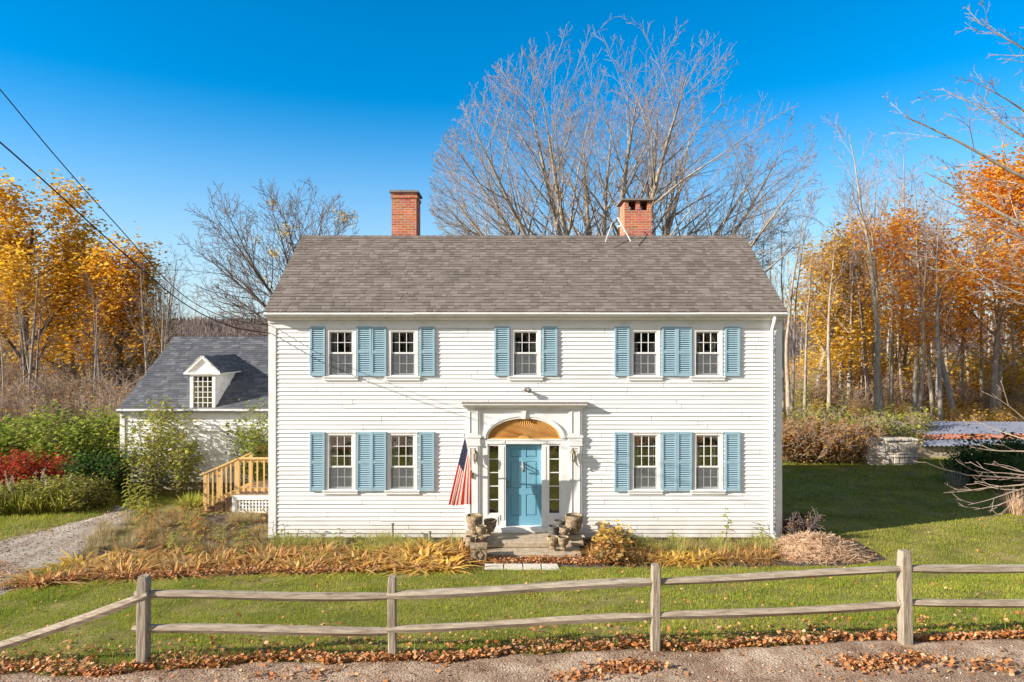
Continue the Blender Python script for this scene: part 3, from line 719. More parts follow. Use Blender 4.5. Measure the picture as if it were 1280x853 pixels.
for i in range(NU):
    for jv in range(NV):
        u0, u1 = 0.92*i/NU, 0.92*(i+1)/NU; v0, v1 = 1.5*jv/NV, 1.5*(jv+1)/NV
        s_i = i//4
        mi = 0 if s_i % 2 == 0 else 1
        if s_i < 7 and jv < 16: mi = 2
        fm.quad(drape(u0, v0), drape(u1, v0), drape(u1, v1), drape(u0, v1), mi)
for r_ in range(9):
    for c_ in range(6 if r_ % 2 == 0 else 5):
        v = 0.6*(2*c_+1+(0 if r_ % 2 == 0 else 1))/12; u = 0.92*7/13*(r_+1)/10
        for off in (-0.006, 0.006):
            pts = []
            for k in range(10):
                a = math.pi*k/5; rr = 0.027 if k % 2 == 0 else 0.011
                q_ = drape(u+rr*math.sin(a), max(0.003, v+rr*math.cos(a))); pts.append((q_[0]+off*0.9, q_[1]+off*0.3, q_[2]))
            fm.poly(pts, 1)
fm.build('flag_cloth', [M['red'], M['flag_white'], M['navy']], flag)

# ================================================================== STEPS, PAVERS, POTS
steps = empty('stone_steps', (0.3, -0.7, -0.05), 'two weathered granite steps up to the blue front door', 'steps')
b = MB(); b.box(X(606, -.95), X(690, -.95), -0.95, -0.02, 0.045, 0.168); b.build('landing_slab', M['granite'], steps, bevel=0.012)
b = MB(); b.box(X(606, -1.4), X(727, -1.4), -1.42, -0.02, -0.10, 0.038); b.build('lower_slab', M['granite'], steps, bevel=0.012)
b = MB(); b.box(X(707, -.7), X(729, -.7), -0.85, -0.19, 0.039, 0.15); b.build('block', M['granite'], steps, bevel=0.015)
b = MB(); b.box(X(708, -.6), X(727, -.6), -0.72, -0.20, 0.152, 0.235); b.build('block', M['granite'], steps, bevel=0.015)
b = MB(); b.box(X(580, -.75), X(613, -.75), -0.95, -0.2, 0.17, 0.25); b.build('slab', M['granite'], steps, bevel=0.015)
b = MB(); b.box(X(582, -.75), X(606, -.75)-0.01, -0.80, -0.25, -0.12, 0.168); b.build('block', M['granite'], steps, bevel=0.015)
pv = None
PAVL = ['pale rectangular paving slab nearest the left pots, at the lawn edge', 'pale paving slab second from the left pots at the lawn edge', 'pale paving slab second from the right end of the row before the steps', 'pale paving slab at the right end of the row before the steps']
for i, (a, c_) in enumerate(((606, 629), (630.5, 653), (654.5, 676), (677.5, 697))):
    yv = -2.22; zz = zgf(0.2, yv)
    b = MB(); xa, xb = X(a, yv), X(c_, yv); sk = 0.06 if i == 3 else 0.01
    b.hexa([(xa, yv-.17, zz-.08), (xb+sk, yv-.17, zz-.08), (xb, yv+.19, zz-.08), (xa, yv+.19, zz-.08), (xa, yv-.17, zz+.02), (xb+sk, yv-.17, zz+.02), (xb, yv+.19, zz+.045), (xa, yv+.19, zz+.045)])
    o = b.build('paving_stone', M['paver'], None, (xa, yv, zz), bevel=0.01); tag(o, PAVL[i], 'paving stone', 'paving slabs at the foot of the front steps')
def pot(cx, cpy, y, rad, hgt, kind, m, label, fill='soil'):
    """cx column of the centre, cpy row of its foot on depth y"""
    xx, zz = X(cx, y), Z(cpy, y); rr = random.Random(int(cx*31+cpy))
    ph1, ph2 = rr.uniform(0, 6), rr.uniform(0, 6)
    wob = lambda a, z: 0.03*math.sin(3*a+ph1+z*9)+0.02*math.sin(7*a+ph2-z*15)
    root = empty('stone_planter', (xx, y, zz), label, 'planter', 'weathered stone planters beside the front steps')
    h = hgt*1.06; r0 = rad*1.08; hgt = h
    if kind == 'urn': prof = [(r0*.55, 0), (r0*.58, h*.06), (r0*.50, h*.10), (r0*.72, h*.26), (r0*.92, h*.50), (r0*.98, h*.78), (r0*1.03, h*.84), (r0*1.03, h*.97), (r0*.97, h), (r0*.84, h*.99), (r0*.8, h*.86)]
    elif kind == 'foot': prof = [(r0*.62, 0), (r0*.64, h*.08), (r0*.42, h*.16), (r0*.5, h*.26), (r0*.85, h*.46), (r0*1.0, h*.75), (r0*1.02, h*.95), (r0*.95, h), (r0*.84, h*.98), (r0*.8, h*.88)]
    elif kind == 'bowl': prof = [(r0*.6, 0), (r0*.85, h*.35), (r0*1.0, h*.8), (r0*1.03, h), (r0*.9, h), (r0*.85, h*.85)]
    else: prof = [(r0*.80, 0), (r0*.88, h*.4), (r0*.97, h*.85), (r0*1.02, h*.9), (r0*1.02, h), (r0*.88, h), (r0*.86, h*.88)]
    b = MB()
    if kind == 'square':
        hw = r0
        b.hexa([(xx-hw*.92, y-hw*.92, zz), (xx+hw*.92, y-hw*.92, zz), (xx+hw*.92, y+hw*.92, zz), (xx-hw*.92, y+hw*.92, zz), (xx-hw, y-hw, zz+h), (xx+hw, y-hw, zz+h), (xx+hw, y+hw, zz+h), (xx-hw, y+hw, zz+h)])
        for (u, v, s, t_) in ((-.45, .5, 0, .9), (0, .9, .45, .5), (.45, .5, 0, .1), (0, .1, -.45, .5)):
            b.beam((xx+u*hw*1.1, y-hw*0.97, zz+v*h), (xx+s*hw*1.1, y-hw*0.97, zz+t_*h), 0.03, 0.03, (0, 1, 0.01))
        b.beam((xx-hw*1.0, y-hw*.98, zz+h*.97), (xx+hw*1.0, y-hw*.98, zz+h*.97), 0.04, 0.04)
    else: b.lathe((xx, y, zz), prof, 22, wob=wob)
    b.build('planter_body', m, root, smooth=(kind != 'square'))
    s = MB(); s.lathe((xx, y, zz), [(r0*.84, h*.86), (r0*.5, h*.92), (r0*.1, h*.95)], 14, wob=lambda a, z: 0.06*math.sin(4*a+ph1)); s.build('fill', M['moss' if fill == 'moss' else 'soil'], root)
pot(593, 666.0, -0.55, 0.185, 0.40, 'urn', M['pot'], 'big mossy stone urn standing highest in the group left of the steps', 'moss')
pot(613, 664.5, -0.45, 0.145, 0.27, 'urn', M['pot'], 'round stone planter nearest the door jamb left of the steps')
pot(601.5, 671.0, -0.82, 0.12, 0.24, 'foot', M['pot'], 'small pale round planter in the middle of the left group')
pot(588, 683.0, -1.1, 0.105, 0.22, 'tub', M['pot'], 'small stone tub lowest at the left of the left group')
pot(602, 682.5, -1.0, 0.115, 0.22, 'tub', M['pot'], 'small stone tub behind the square carved planter', 'moss')
pot(598.5, 699.5, -1.62, 0.175, 0.31, 'square', M['pot'], 'square stone planter carved with a diamond in front of the left group', 'moss')
pot(717.5, 666.5, -0.46, 0.20, 0.42, 'urn', M['pot'], 'tall brown stone urn standing on blocks right of the door')
pot(699.5, 661.5, -0.35, 0.13, 0.20, 'bowl', M['pot_dark'], 'dark shallow bowl at the back of the right group')
pot(692.3, 671.5, -0.75, 0.125, 0.25, 'tub', M['pot_dark'], 'dark round planter on the landing at the left of the right group')
pot(705.5, 671.5, -0.80, 0.12, 0.23, 'foot', M['pot'], 'pale footed planter between the dark pot and the tall urn')
pot(691, 685.5, -1.15, 0.125, 0.26, 'foot', M['pot'], 'footed planter on the lower step at the left of the right group', 'moss')
pot(704, 686.5, -1.20, 0.125, 0.27, 'foot', M['pot'], 'footed planter on the lower step in front of the tall urn')
# ================================================================== REAR WING
EYF = 5.7
ell_x0, ell_x1 = -13.02, -2.5
wing = empty('side_wing', (-8.5, EYF, 0.0), 'low white clapboard wing with grey roof and one dormer behind the left of the house', 'outbuilding')
EZ2 = Z(513, EYF); sl2 = (5.06-EZ2)/(9.4-EYF)
w = MB()
bd = (X(263, EYF), X(297, EYF), 0.2, Z(539, EYF))
clapboards(w, ell_x0+.12, ell_x1, 0.22, EZ2-0.12, 0.125, [bd], y=EYF, lip=0.02)
n = 36
for i in range(n):
    a, b_ = 0.22+i*.125, 0.22+(i+1)*.125
    y0, y1 = EYF, 13.1
    if b_ > EZ2: y0 = EYF+(b_-EZ2)/sl2; y1 = 13.1-(b_-EZ2)/sl2
    if y1-y0 < .1: break
    w.quad((ell_x0-.018, y0, a), (ell_x0-.018, y1, a), (ell_x0, y1, b_), (ell_x0, y0, b_))
w.quad((ell_x0, 13.1, 0.2), (ell_x1, 13.1, 0.2), (ell_x1, 13.1, EZ2), (ell_x0, 13.1, EZ2))
w.quad((ell_x1, EYF, 0.2), (ell_x1, 13.1, 0.2), (ell_x1, 13.1, EZ2), (ell_x1, EYF, EZ2))
w.build('clapboard_wall', M['white'], wing)
f = MB(); f.box(ell_x0+.1, ell_x1-.1, EYF+.1, 13.0, -0.3, 0.21); f.build('foundation', M['granite'], wing)
t = MB(); t.box(ell_x0-.03, ell_x0+.13, EYF-.045, EYF+.02, 0.2, EZ2-.1); t.build('corner_board', M['trim_old'], wing)
t = MB(); t.box(ell_x0-.05, ell_x1, EYF-.05, EYF+.02, EZ2-.13, EZ2+.0); t.box(ell_x0-.06, ell_x1, EYF-.20, EYF+.02, EZ2+.001, EZ2+.05); t.build('fascia', M['trim_old'], wing)
d = MB(); d.box(bd[0], bd[1], EYF-.03, EYF+.03, bd[2], bd[3]); 
d.box(bd[0]-.3, bd[1]+.5, EYF-.06, EYF-.031, bd[3]+.0, bd[3]+.07)
for k in range(1, 5): xx = bd[0]+(bd[1]-bd[0])*k/5; d.box(xx-.006, xx+.006, EYF-.036, EYF-.0305, bd[2], bd[3])
d.build('barn_door', M['trim_old'], wing)
rfm = MB()
DX0_, DX1_ = X(238.5, 5.75), X(270, 5.75); dmid = (DX0_+DX1_)/2
def inside_dormer(x, y): return DX0_+.03 < x < DX1_-.03 and EYF < y < 7.2
shingle_roof(rfm, ell_x0-.08, ell_x1, EYF-.22, EZ2+.02-.22*sl2+.08, 9.4, 5.08, 34, 0.24, inside_dormer)
shingle_roof(rfm, ell_x0-.08, ell_x1, 13.3, EZ2+.02, 9.4, 5.08, 10, 0.6)
rw = rfm.build('roof', M['slate'], wing)
k = MB(); k.xprism([(EYF-.2, EZ2-.04), (9.4, 5.05), (13.3, EZ2-.04), (13.2, EZ2-.14), (9.4, 4.9), (EYF-.1, EZ2-.1)], ell_x0-.06, ell_x0+.05)
k.xprism([(EYF+.3, EZ2+.1), (9.4, 5.03), (13.2, EZ2-.04), (13.1, EZ2-.1), (9.4, 4.9), (EYF+.3, EZ2-.0)], ell_x0+.06, DX0_-.02); k.build('rake_board', M['trim_old'], rw)
# dormer
dy = 5.72
dz0, dze, dzp = EZ2+.03, Z(467, dy), Z(447, dy)
m = MB(); cw = .10
m.box(DX0_, DX0_+cw, dy-.04, dy+.03, dz0, dze); m.box(DX1_-cw, DX1_, dy-.04, dy+.03, dz0, dze); m.box(DX0_+cw, DX1_-cw, dy-.039, dy+.03, dze-.09, dze-.001); m.box(DX0_-.05, DX1_+.05, dy-.08, dy+.02, dz0-.05, dz0+.04)
wn = m.build('dormer_window', M['trim_old'], wing)
s = MB(); gx0, gx1, gz0, gz1 = DX0_+cw, DX1_-cw, dz0+.041, dze-.09
for i in range(5): xx = gx0+(gx1-gx0)*i/4; s.box(xx-.010, xx+.010, dy-.02, dy+.015, gz0, gz1)
for i in range(7): zz = gz0+(gz1-gz0)*i/6; s.box(gx0, gx1, dy-.018, dy+.013, zz-.009, zz+.009)
s.build('window_grille', M['trim_old'], wn)
p = MB(); p.quad((gx0, dy, gz0), (gx1, dy, gz0), (gx1, dy, gz1), (gx0, dy, gz1)); p.build('pane', M['glass'], wn)
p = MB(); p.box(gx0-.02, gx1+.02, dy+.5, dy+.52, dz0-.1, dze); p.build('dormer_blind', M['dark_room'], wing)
def yroof(z): return EYF+(z-EZ2)/sl2
ck = MB()
for xx in (DX0_+.001, DX1_-.001):
    zz = dz0
    while zz < dze-.01:
        b_ = min(zz+.11, dze); o_ = .012 if xx > dmid else -.012
        ck.quad((xx+o_, dy+.03, zz), (xx+o_, yroof(zz)+.1, zz), (xx, yroof(b_)+.1, b_), (xx, dy+.03, b_)); zz += .11
ck.build('dormer_cheek', M['trim_old'], wing)
g = MB(); ov = .13
g.prism([(DX0_-ov, dze+.0), (DX1_+ov, dze+.0), (dmid, dzp)], dy-.03, dy+.04)
gb = .085
g.beam((DX0_-ov-.02, dy-.06, dze+.02), (dmid, dy-.06, dzp+.03), .06, .09, (0, 0, 1)); g.beam((DX1_+ov+.02, dy-.061, dze+.02), (dmid, dy-.061, dzp+.03), .06, .09, (0, 0, 1))
g.box(DX0_-ov-.05, DX1_+ov+.05, dy-.11, dy+.02, dze-.03, dze+.035)
g.box(DX1_+.02, DX1_+ov+.05, dy+.02, 7.45, dze-.03, dze+.02); g.box(DX0_-ov-.05, DX0_-.02, dy+.02, 7.4, dze-.03, dze+.02)
g.build('pediment', M['trim_old'], wing)
dr = MB(); rows = 8
for sg in (-1, 1):
    xe = (DX1_+ov+.06) if sg > 0 else (DX0_-ov-.06)
    for i in range(rows):
        t0, t1 = i/rows, (i+1)/rows
        xa, za = xe+(dmid-xe)*t0, dze+.03+(dzp+.05-dze-.03)*t0; xb, zb = xe+(dmid-xe)*t1, dze+.03+(dzp+.05-dze-.03)*t1
        yv = dy-.1
        yend = 8.5
        while yv < yend:
            yn = min(yv+rng.uniform(.12, .36), yend); h = .012+rng.uniform(0, .012)
            q = [(xa, yv, za+h), (xa, yn, za+h), (xb, yn, zb+.004), (xb, yv, zb+.004)]
            dr.quad(*(q if sg > 0 else q[::-1])); q2 = [(xa, yv, za-.02), (xa, yn, za-.02), (xa, yn, za+h), (xa, yv, za+h)]; dr.quad(*q2); yv = yn
dr.build('dormer_roof', M['slate'], wing)

# ================================================================== DECK
deck = empty('wooden_deck', (-7.2, 3.6, 0.0), 'small new pine deck with railings, stairs and white lattice skirt beside the house', 'deck')
dxl = X(290, 2.7); zf_ = 0.45
b = MB(); yy = 2.72
while yy < 5.4: b.box(dxl, HX0-.02, yy, yy+.135, zf_, zf_+.03); yy += .14
b.build('floor', M['deck'], deck)
b = MB(); b.box(dxl, HX0-.02, 2.7, 2.72, zf_-.13, zf_-.001); b.box(dxl, dxl+.09, 2.695, 2.72, -.05, zf_-.13); b.box(dxl+.09, HX0-.02, 2.696, 2.72, -.06, -.0)
b.build('skirt_board', M['trim'], deck)
l = MB(); zz0, zz1 = -.06, zf_-.12; xx = dxl+.09
while xx < HX0-.04: l.box(xx, xx+.045, 2.725, 2.732, zz0, zz1); xx += .095
zz = zz0
while zz < zz1-.03: l.box(dxl+.09, HX0-.03, 2.7335, 2.741, zz, zz+.045); zz += .095
l.build('lattice', M['trim'], deck)
def rail_flat(x0, x1, y, nb):
    r = MB(); r.box(x0, x1, y-.07, y+.07, 1.49, 1.53); r.box(x0, x1, y-.02, y+.02, 1.40, 1.489); r.box(x0, x1, y-.02, y+.02, .56, .645); r.build('railing', M['pine'], deck)
    for i in range(nb):
        xx = x0+(x1-x0)*(i+.7)/(nb+.4); q = MB(); q.box(xx-.02, xx+.02, y-.045, y-.0205, .54, 1.488); q.build('baluster', M['pine'], deck)
def post(x, y, z0, z1): q = MB(); q.box(x-.048, x+.048, y-.048, y+.048, z0, z1); q.build('railing_post', M['pine'], deck)
px_ = X(297, 2.75); post(px_, 2.78, -.0, 1.489); rail_flat(px_+.05, HX0-.03, 2.78, 9)
nx = X(256.5, 2.75); post(nx, 2.78, -.08, 1.06)
r = MB(); r.beam((nx-.15, 2.78, 1.03), (px_-.0, 2.78, 1.51), .13, .04); r.beam((nx, 2.78, .97), (px_-.05, 2.78, 1.40), .04, .09); r.beam((nx+.04, 2.78, .12), (px_-.05, 2.78, .56), .04, .09); r.build('stair_railing', M['pine'], deck)
for i in range(7):
    t_ = (i+.7)/7.2; xx = nx+(px_-nx)*t_; q = MB(); q.box(xx-.02, xx+.02, 2.735, 2.7595, .06+.46*t_, 1.0+.44*t_); q.build('baluster', M['pine'], deck)
r = MB(); r.beam((nx-.1, 3.75, 1.03), (px_+.0, 3.75, 1.51), .13, .04); r.beam((nx, 3.75, .12), (px_-.05, 3.75, .56), .04, .09); r.build('stair_railing', M['pine'], deck); post(nx, 3.75, -.08, 1.06); post(px_, 3.75, -.0, 1.489)
for i in range(3):
    xx = dxl-.02-.29*(i+1); q = MB(); q.box(xx, xx+.30, 2.84, 3.70, zf_-.115*(i+1)-.035, zf_-.115*(i+1)); q.box(xx+.02, xx+.27, 2.88, 3.66, -.15, zf_-.115*(i+1)-.036); q.build('stair_tread', M['deck'], deck)
r = MB(); 
r.beam((X(306, 5.0), 5.0, Z(568, 5.0)), (HX0-.1, 5.0, Z(551, 5.0)+.22), .14, .04); 
for i in range(7):
    xx = X(319, 5.)+i*.145; zt_ = Z(563, 5.)+.08*i*.55+.13; r.box(xx, xx+.14, 5.03, 5.05, .5, zt_)
r.build('screen_panel', M['pine'], deck)

# ================================================================== SPLIT RAIL FENCE
YF = -8.53
fence = empty('split_rail_fence', (0, YF, .9), 'weathered two rail split wooden fence running across the front lawn', 'fence')
fr = random.Random(11)
def fpost(x, ztop, lean=0.0, w_=.075, y=YF):
    z0 = zgf(x, y)-.25; m = MB(); h = ztop-z0
    prof = []
    n = 8; V0 = []
    st = [0, .3, .62, .86, .955, 1.0]
    for i, t_ in enumerate(st):
        s = w_*(1 if t_ < .9 else (.96 if t_ < .97 else .78)); z = z0+h*t_; ox = lean*h*t_
        jx, jy = fr.uniform(-.004, .004), fr.uniform(-.004, .004)
        ring = [(-s, -s*.75), (-s*.8, -s), (s*.8, -s), (s, -s*.75), (s, s*.8), (s*.8, s), (-s*.8, s), (-s, s*.8)]
        V0.append([(x+ox+a+jx, y+b_+jy, z+(fr.uniform(-.008, .008) if i == 5 else 0)) for a, b_ in ring])
    base = len(m.v)
    for rg in V0: m.v += rg
    for i in range(len(st)-1):
        for k in range(8): m.f.append((base+i*8+k, base+i*8+(k+1)%8, base+(i+1)*8+(k+1)%8, base+(i+1)*8+k)); m.mi.append(0)
    m.f.append(tuple(base+40+k for k in range(8))); m.mi.append(0)
    return m.build('post', M['fence_post'], fence)
def frail(a, b, th=.054, ht=.053, sag=0.0):
    a, b = Vector(a), Vector(b); m = MB(); N__ = 15; sec = 6
    rs = [fr.uniform(.84, 1.16) for _ in range(sec)]; L_ = (b-a).length
    d = (b-a).normalized(); s = Vector((0, 1, 0)); s = (s-d*s.dot(d)).normalized(); u = s.cross(d); u = u if u.z > 0 else -u
    p1, p2 = fr.uniform(0, 6), fr.uniform(0, 6)
    base = 0; rot = fr.uniform(-.25, .25)
    for i in range(N__):
        t_ = i/(N__-1); dist = min(t_, 1-t_)*L_
        k = 1.0 if dist > .32 else (.62+.38*(dist/.32)**.8)
        c_ = a+d*L_*t_ + u*(-sag*4*t_*(1-t_)+.012*math.sin(t_*5+p1)) + s*.014*math.sin(t_*4+p2)
        for q in range(sec):
            an = 2*math.pi*q/sec+rot; rr = rs[q]*(1+.05*math.sin(t_*9+q*2+p2))*(1+fr.uniform(-.025, .025))
            m.v.append(tuple(c_+s*math.cos(an)*th*rr*k+u*math.sin(an)*ht*rr*k))
    for i in range(N__-1):
        for q in range(sec):
            m.f.append((i*sec+q, i*sec+(q+1)%sec, (i+1)*sec+(q+1)%sec, (i+1)*sec+q)); m.mi.append(0)
    m.f.append(tuple(range(sec-1, -1, -1))); m.mi.append(0); e_ = (N__-1)*sec; m.f.append(tuple(range(e_, e_+sec))); m.mi.append(0)
    return m.build('rail', M['fence'], fence)
PO = [(178.5, 720), (491, 721), (819, 705.5), (1132, 688)]
for (px, pt), lean in zip(PO, (.012, -.006, .004, -.012)): fpost(X(px, YF), Z(pt, YF), lean, {178.5: .066, 491: .050, 819: .056, 1132: .068}[px])
fpost(8.15, Z(688, YF)+.1)
def fz(px, py, y=YF): return (X(px, y), y, Z(py, y))
frail(fz(168, 744), fz(498, 744.5), sag=.004); frail(fz(165, 786.5), fz(497, 788))
frail(fz(484, 744, YF-.02), fz(825, 728.5, YF-.02), sag=-.01); frail(fz(484, 786, YF-.02), fz(826, 771, YF-.02))
frail(fz(812, 727.5), fz(1140, 711.5)); frail(fz(812, 770.5), fz(1140, 756))
frail(fz(1124, 711, YF-.02), (8.2, YF-.02, Z(709, YF)), th=.056); frail(fz(1124, 754, YF-.02), (8.2, YF-.02, Z(751.5, YF)), th=.056)
# the left section: its top rail has slipped and slopes down to the ground
frail(fz(186, 743, YF-.05), (X(-60, YF+.3), YF+.3, Z(829, YF+.3)), th=.060, ht=.058)

# ================================================================== POWER CABLES
def cable(pts_img, rad, lab):
    """pts_img: (px,py,y)"""
    P_ = [Vector((X(a, y), y, Z(b_, y))) for a, b_, y in pts_img]
    out = []
    for i in range(len(P_)-1):
        p0 = P_[max(i-1, 0)]; p1 = P_[i]; p2 = P_[i+1]; p3 = P_[min(i+2, len(P_)-1)]
        for k in range(8):
            t_ = k/8; out.append(.5*((2*p1)+(p2-p0)*t_+(2*p0-5*p1+4*p2-p3)*t_*t_+(3*p1-p0-3*p2+p3)*t_**3))
    out.append(P_[-1])
    m = MB(); m.tube([tuple(v) for v in out], rad, 6); o = m.build('power_cable', M['cable'], None, tuple(P_[-1]), smooth=True); tag(o, lab, 'cable', 'service cables to the house')
cable([(-60, 42, -7.4), (0, 112, -6.6), (70, 196, -5.6), (140, 275, -4.4), (225, 366, -2.3), (285, 398, -.9), (338, 407, -.05)], .009, 'upper and thinner of two black cables sloping from the top left to the house')
cable([(-60, 130, -7.4), (0, 178, -6.6), (70, 240, -5.6), (140, 304, -4.3), (225, 376, -2.3), (285, 407, -.9), (338, 417, -.05)], .013, 'lower and thicker of two black cables sloping from the top left to the house')

# ================================================================== OLD STONE WALL AND TIN ROOFED FOUNDATION
fr2 = random.Random(5)
sw = empty('stone_wall', (X(1110, 10.4), 10.4, 0), 'low lime washed fieldstone wall end at the back of the right lawn', 'wall')
b = MB(); xa, xb = X(1083, 10.4), X(1146, 10.4); z1 = 1.02
zz = -.2
while zz < z1:
    hh = fr2.uniform(.10, .26); hh = min(hh, z1-zz) if z1-zz-hh > .05 else z1-zz
    xx = xa
    while xx < xb-.02:
        ww = min(fr2.uniform(.12, .42), xb-xx); ww = xb-xx if xb-xx-ww < .1 else ww
        j_ = fr2.uniform(-.05, .05); g_ = fr2.uniform(.006, .02)
        b.hexa([(xx+g_, 10.3+j_, zz+g_), (xx+ww-g_, 10.3+j_+fr2.uniform(-.02, .02), zz+g_), (xx+ww-g_, 10.75, zz+g_), (xx+g_, 10.75, zz+g_), (xx+g_*2, 10.32+j_, zz+hh-g_), (xx+ww-g_, 10.31+j_, zz+hh-g_), (xx+ww-g_, 10.75, zz+hh-g_), (xx+g_, 10.75, zz+hh-g_)]); xx += ww
    zz += hh+.001
b.build('stones', M['fieldstone'], sw)
b = MB(); b.box(xa+.02, xb-.02, 10.345, 10.74, -.2, z1-.02); b.build('mortar_core', M['concrete'], sw)
tr = empty('tin_roofed_foundation', (20, 12.5, 0), 'long low concrete foundation under corrugated blue grey tin sheets with rust', 'outbuilding')
cw0 = X(1138, 12.0)
b = MB(); b.box(cw0, 27, 12.0, 12.25, -.2, .47); b.box(cw0, cw0+.25, 12.25, 15.5, -.2, .45); b.build('concrete_wall', M['concrete'], tr)
def corr(name, x0, x1, y0, y1, z0_, z1_, m):
    V_ = []; F_ = []; n = int((x1-x0)/.05)
    for i in range(n+1):
        xx = x0+(x1-x0)*i/n; dz_ = .028*math.sin(i*math.pi/2)
        for yy, zz in ((y0, z0_), (y1, z1_)): V_.append((xx, yy, zz+dz_))
    for i in range(n): F_.append((2*i, 2*i+2, 2*i+3, 2*i+1))
    return np_obj(name, V_, F_, m, tr, (20, 12.5, 0))
xs_ = [cw0+.3, 19.2, 21.4, 23.6, 27]
for i in range(4):
    corr('roof_sheet', xs_[i]+.01, xs_[i+1], 11.75, 12.9, .49+.01*i, .60+.01*i, M['tin'])
    corr('roof_sheet', xs_[i]+.16, xs_[i+1]+.14, 13.6, 16.5, .74, .98-.01*i, M['tin'])
xx = cw0+.5
while xx < 26:
    ww = fr2.uniform(.5, 1.6); corr('rusty_strip', xx, xx+ww, 12.8, 13.7, .63+fr2.uniform(0, .02), .735, M['rust'] if fr2.random() < .75 else M['tin']); xx += ww+.02

# ================================================================== GROUND
def lines(fa, fb, fstep, outer): return np.unique(np.concatenate([np.arange(fa, fb+1e-6, fstep), np.array(outer, float)]))
gx = lines(-18, 26, .4, [-3000, -1500, -700, -350, -180, -100, -60, -40, -30, -24, -21, 29, 33, 40, 60, 100, 180, 350, 700, 1500, 3000])
gy = lines(-16, 16, .4, [-3000, -1500, -700, -350, -180, -100, -60, -35, -25, -20, 19, 23, 28, 36, 50, 70, 100, 180, 350, 700, 1500, 3000])
GX, GY = np.meshgrid(gx, gy)
V_ = np.stack([GX.ravel(), GY.ravel(), zg(GX, GY).ravel()], 1)
nx_, ny_ = len(gx), len(gy)
idx = np.arange(nx_*ny_).reshape(ny_, nx_)
F_ = np.stack([idx[:-1, :-1].ravel(), idx[:-1, 1:].ravel(), idx[1:, 1:].ravel(), idx[1:, :-1].ravel()], 1)
o = np_obj('ground', V_, F_, M['lawn'], smooth=True); tag(o, 'mown green front and side lawn around the white house', 'ground', kind='structure')
def sheet(name, xs, y0f, y1f, ny, off, m, label, cat, zf=zg):
    V_ = []; xs = np.asarray(xs); 
    for k in range(ny+1):
        t_ = .5-.5*math.cos(math.pi*k/ny); y = y0f(xs)*(1-t_)+y1f(xs)*t_
        edge = min(k, ny-k); of = off if edge > 0 else -.01
        V_.append(np.stack([xs, y, zf(xs, y)+of], 1))
    V_ = np.concatenate(V_); n = len(xs); idx = np.arange(len(V_)).reshape(ny+1, n)
    F_ = np.stack([idx[:-1, :-1].ravel(), idx[:-1, 1:].ravel(), idx[1:, 1:].ravel(), idx[1:, :-1].ravel()], 1)
    o = np_obj(name, V_, F_, m, smooth=True); return tag(o, label, cat, kind='structure')
def wob(x, s, a): x = np.asarray(x, float); return a*(np.sin(x*2.1*s+.3)+.6*np.sin(x*5.3*s+1.7)+.4*np.sin(x*11.7*s+.5))/2
def bedfront(x):
    x = np.asarray(x, float)
    return np.interp(x, [-10.4, -9.4, -8.6, -6.0, -1.4, -1.0, .9, 1.4, 4, 7.2, 8.6], [-4.4, -3.9, -3.45, -2.95, -2.6, -2.08, -2.08, -2.15, -2.1, -2.05, -1.5]) + wob(x, 1, .07)
def dirtedge(x): return -8.56 + .02*np.asarray(x, float) + wob(x, .8, .13)
sheet('flower_bed', np.arange(-10.1, 8.61, .2), lambda x: bedfront(x), lambda x: np.where(x < -6.1, np.interp(x, [-10.2, -9.6, -9.2, -6.1], [-2.6, .6, 2.4, 2.66]), .02+0*x), 12, .022, M['mulch'], 'dark mulch flower bed along the front of the house', 'bed')
sheet('road_shoulder', np.arange(-26, 30, .4), lambda x: -17.5+0*x, dirtedge, 30, .025, M['dirt'], 'brown dirt road shoulder in the foreground', 'road')
dl = np.array([[-9.75, -20], [-9.6, -8.5], [-9.35, -4.6], [-9.9, -2.4], [-10.15, 0.0], [-10.4, 1.6], [-11.0, 2.9], [-12.0, 3.6]])
dL = np.array([[-14.5, -20], [-14.2, -8.5], [-13.6, -3.0], [-12.9, -.2], [-12.1, 1.4], [-11.7, 2.4], [-11.75, 3.0], [-12.0, 3.6]])
t_ = np.linspace(0, 7, 71)
A_ = np.stack([np.interp(t_, range(8), dl[:, i]) for i in (0, 1)], 1); B_ = np.stack([np.interp(t_, range(8), dL[:, i]) for i in (0, 1)], 1)
A_[:, 0] += wob(A_[:, 1], 1.2, .12); B_[:, 0] += wob(B_[:, 1]+5, 1.2, .12)
V_ = []
for k in range(9):
    q = A_*(1-k/8)+B_*k/8; V_.append(np.stack([q[:, 0], q[:, 1], zg(q[:, 0], q[:, 1])+(.034 if 0 < k < 8 else -.01)], 1))
V_ = np.concatenate(V_); idx = np.arange(len(V_)).reshape(9, 71); F_ = np.stack([idx[:-1, :-1].ravel(), idx[1:, :-1].ravel(), idx[1:, 1:].ravel(), idx[:-1, 1:].ravel()], 1)
o = np_obj('driveway', V_, F_, M['gravel'], smooth=True); tag(o, 'grey gravel driveway at the left', 'driveway', kind='structure')
def drv(x, y):      # inside the driveway (numpy)
    a = np.interp(y, dl[:, 1], dl[:, 0]); b_ = np.interp(y, dL[:, 1], dL[:, 0]); return (x < a+.03) & (x > b_-.03) & (y < 3.5)
# leafy floor of the woods
sheet('forest_floor', np.arange(-170, 7, 2.5), lambda x: np.interp(x, [-170, -16, -13, 7], [6, 6, 13.6, 13.6]), lambda x: 170+0*x, 24, .03, M['forest'], 'leaf covered floor of the left woods', 'ground')
sheet('forest_floor', np.arange(7, 175, 2.5), lambda x: np.interp(x, [7, 10, 14, 17, 30, 75, 175], [11.5, 11.5, 10.9, 16.5, 15.5, 8, 8]), lambda x: 170+0*x, 24, .03, M['forest'], 'leaf covered floor of the right woods', 'ground')
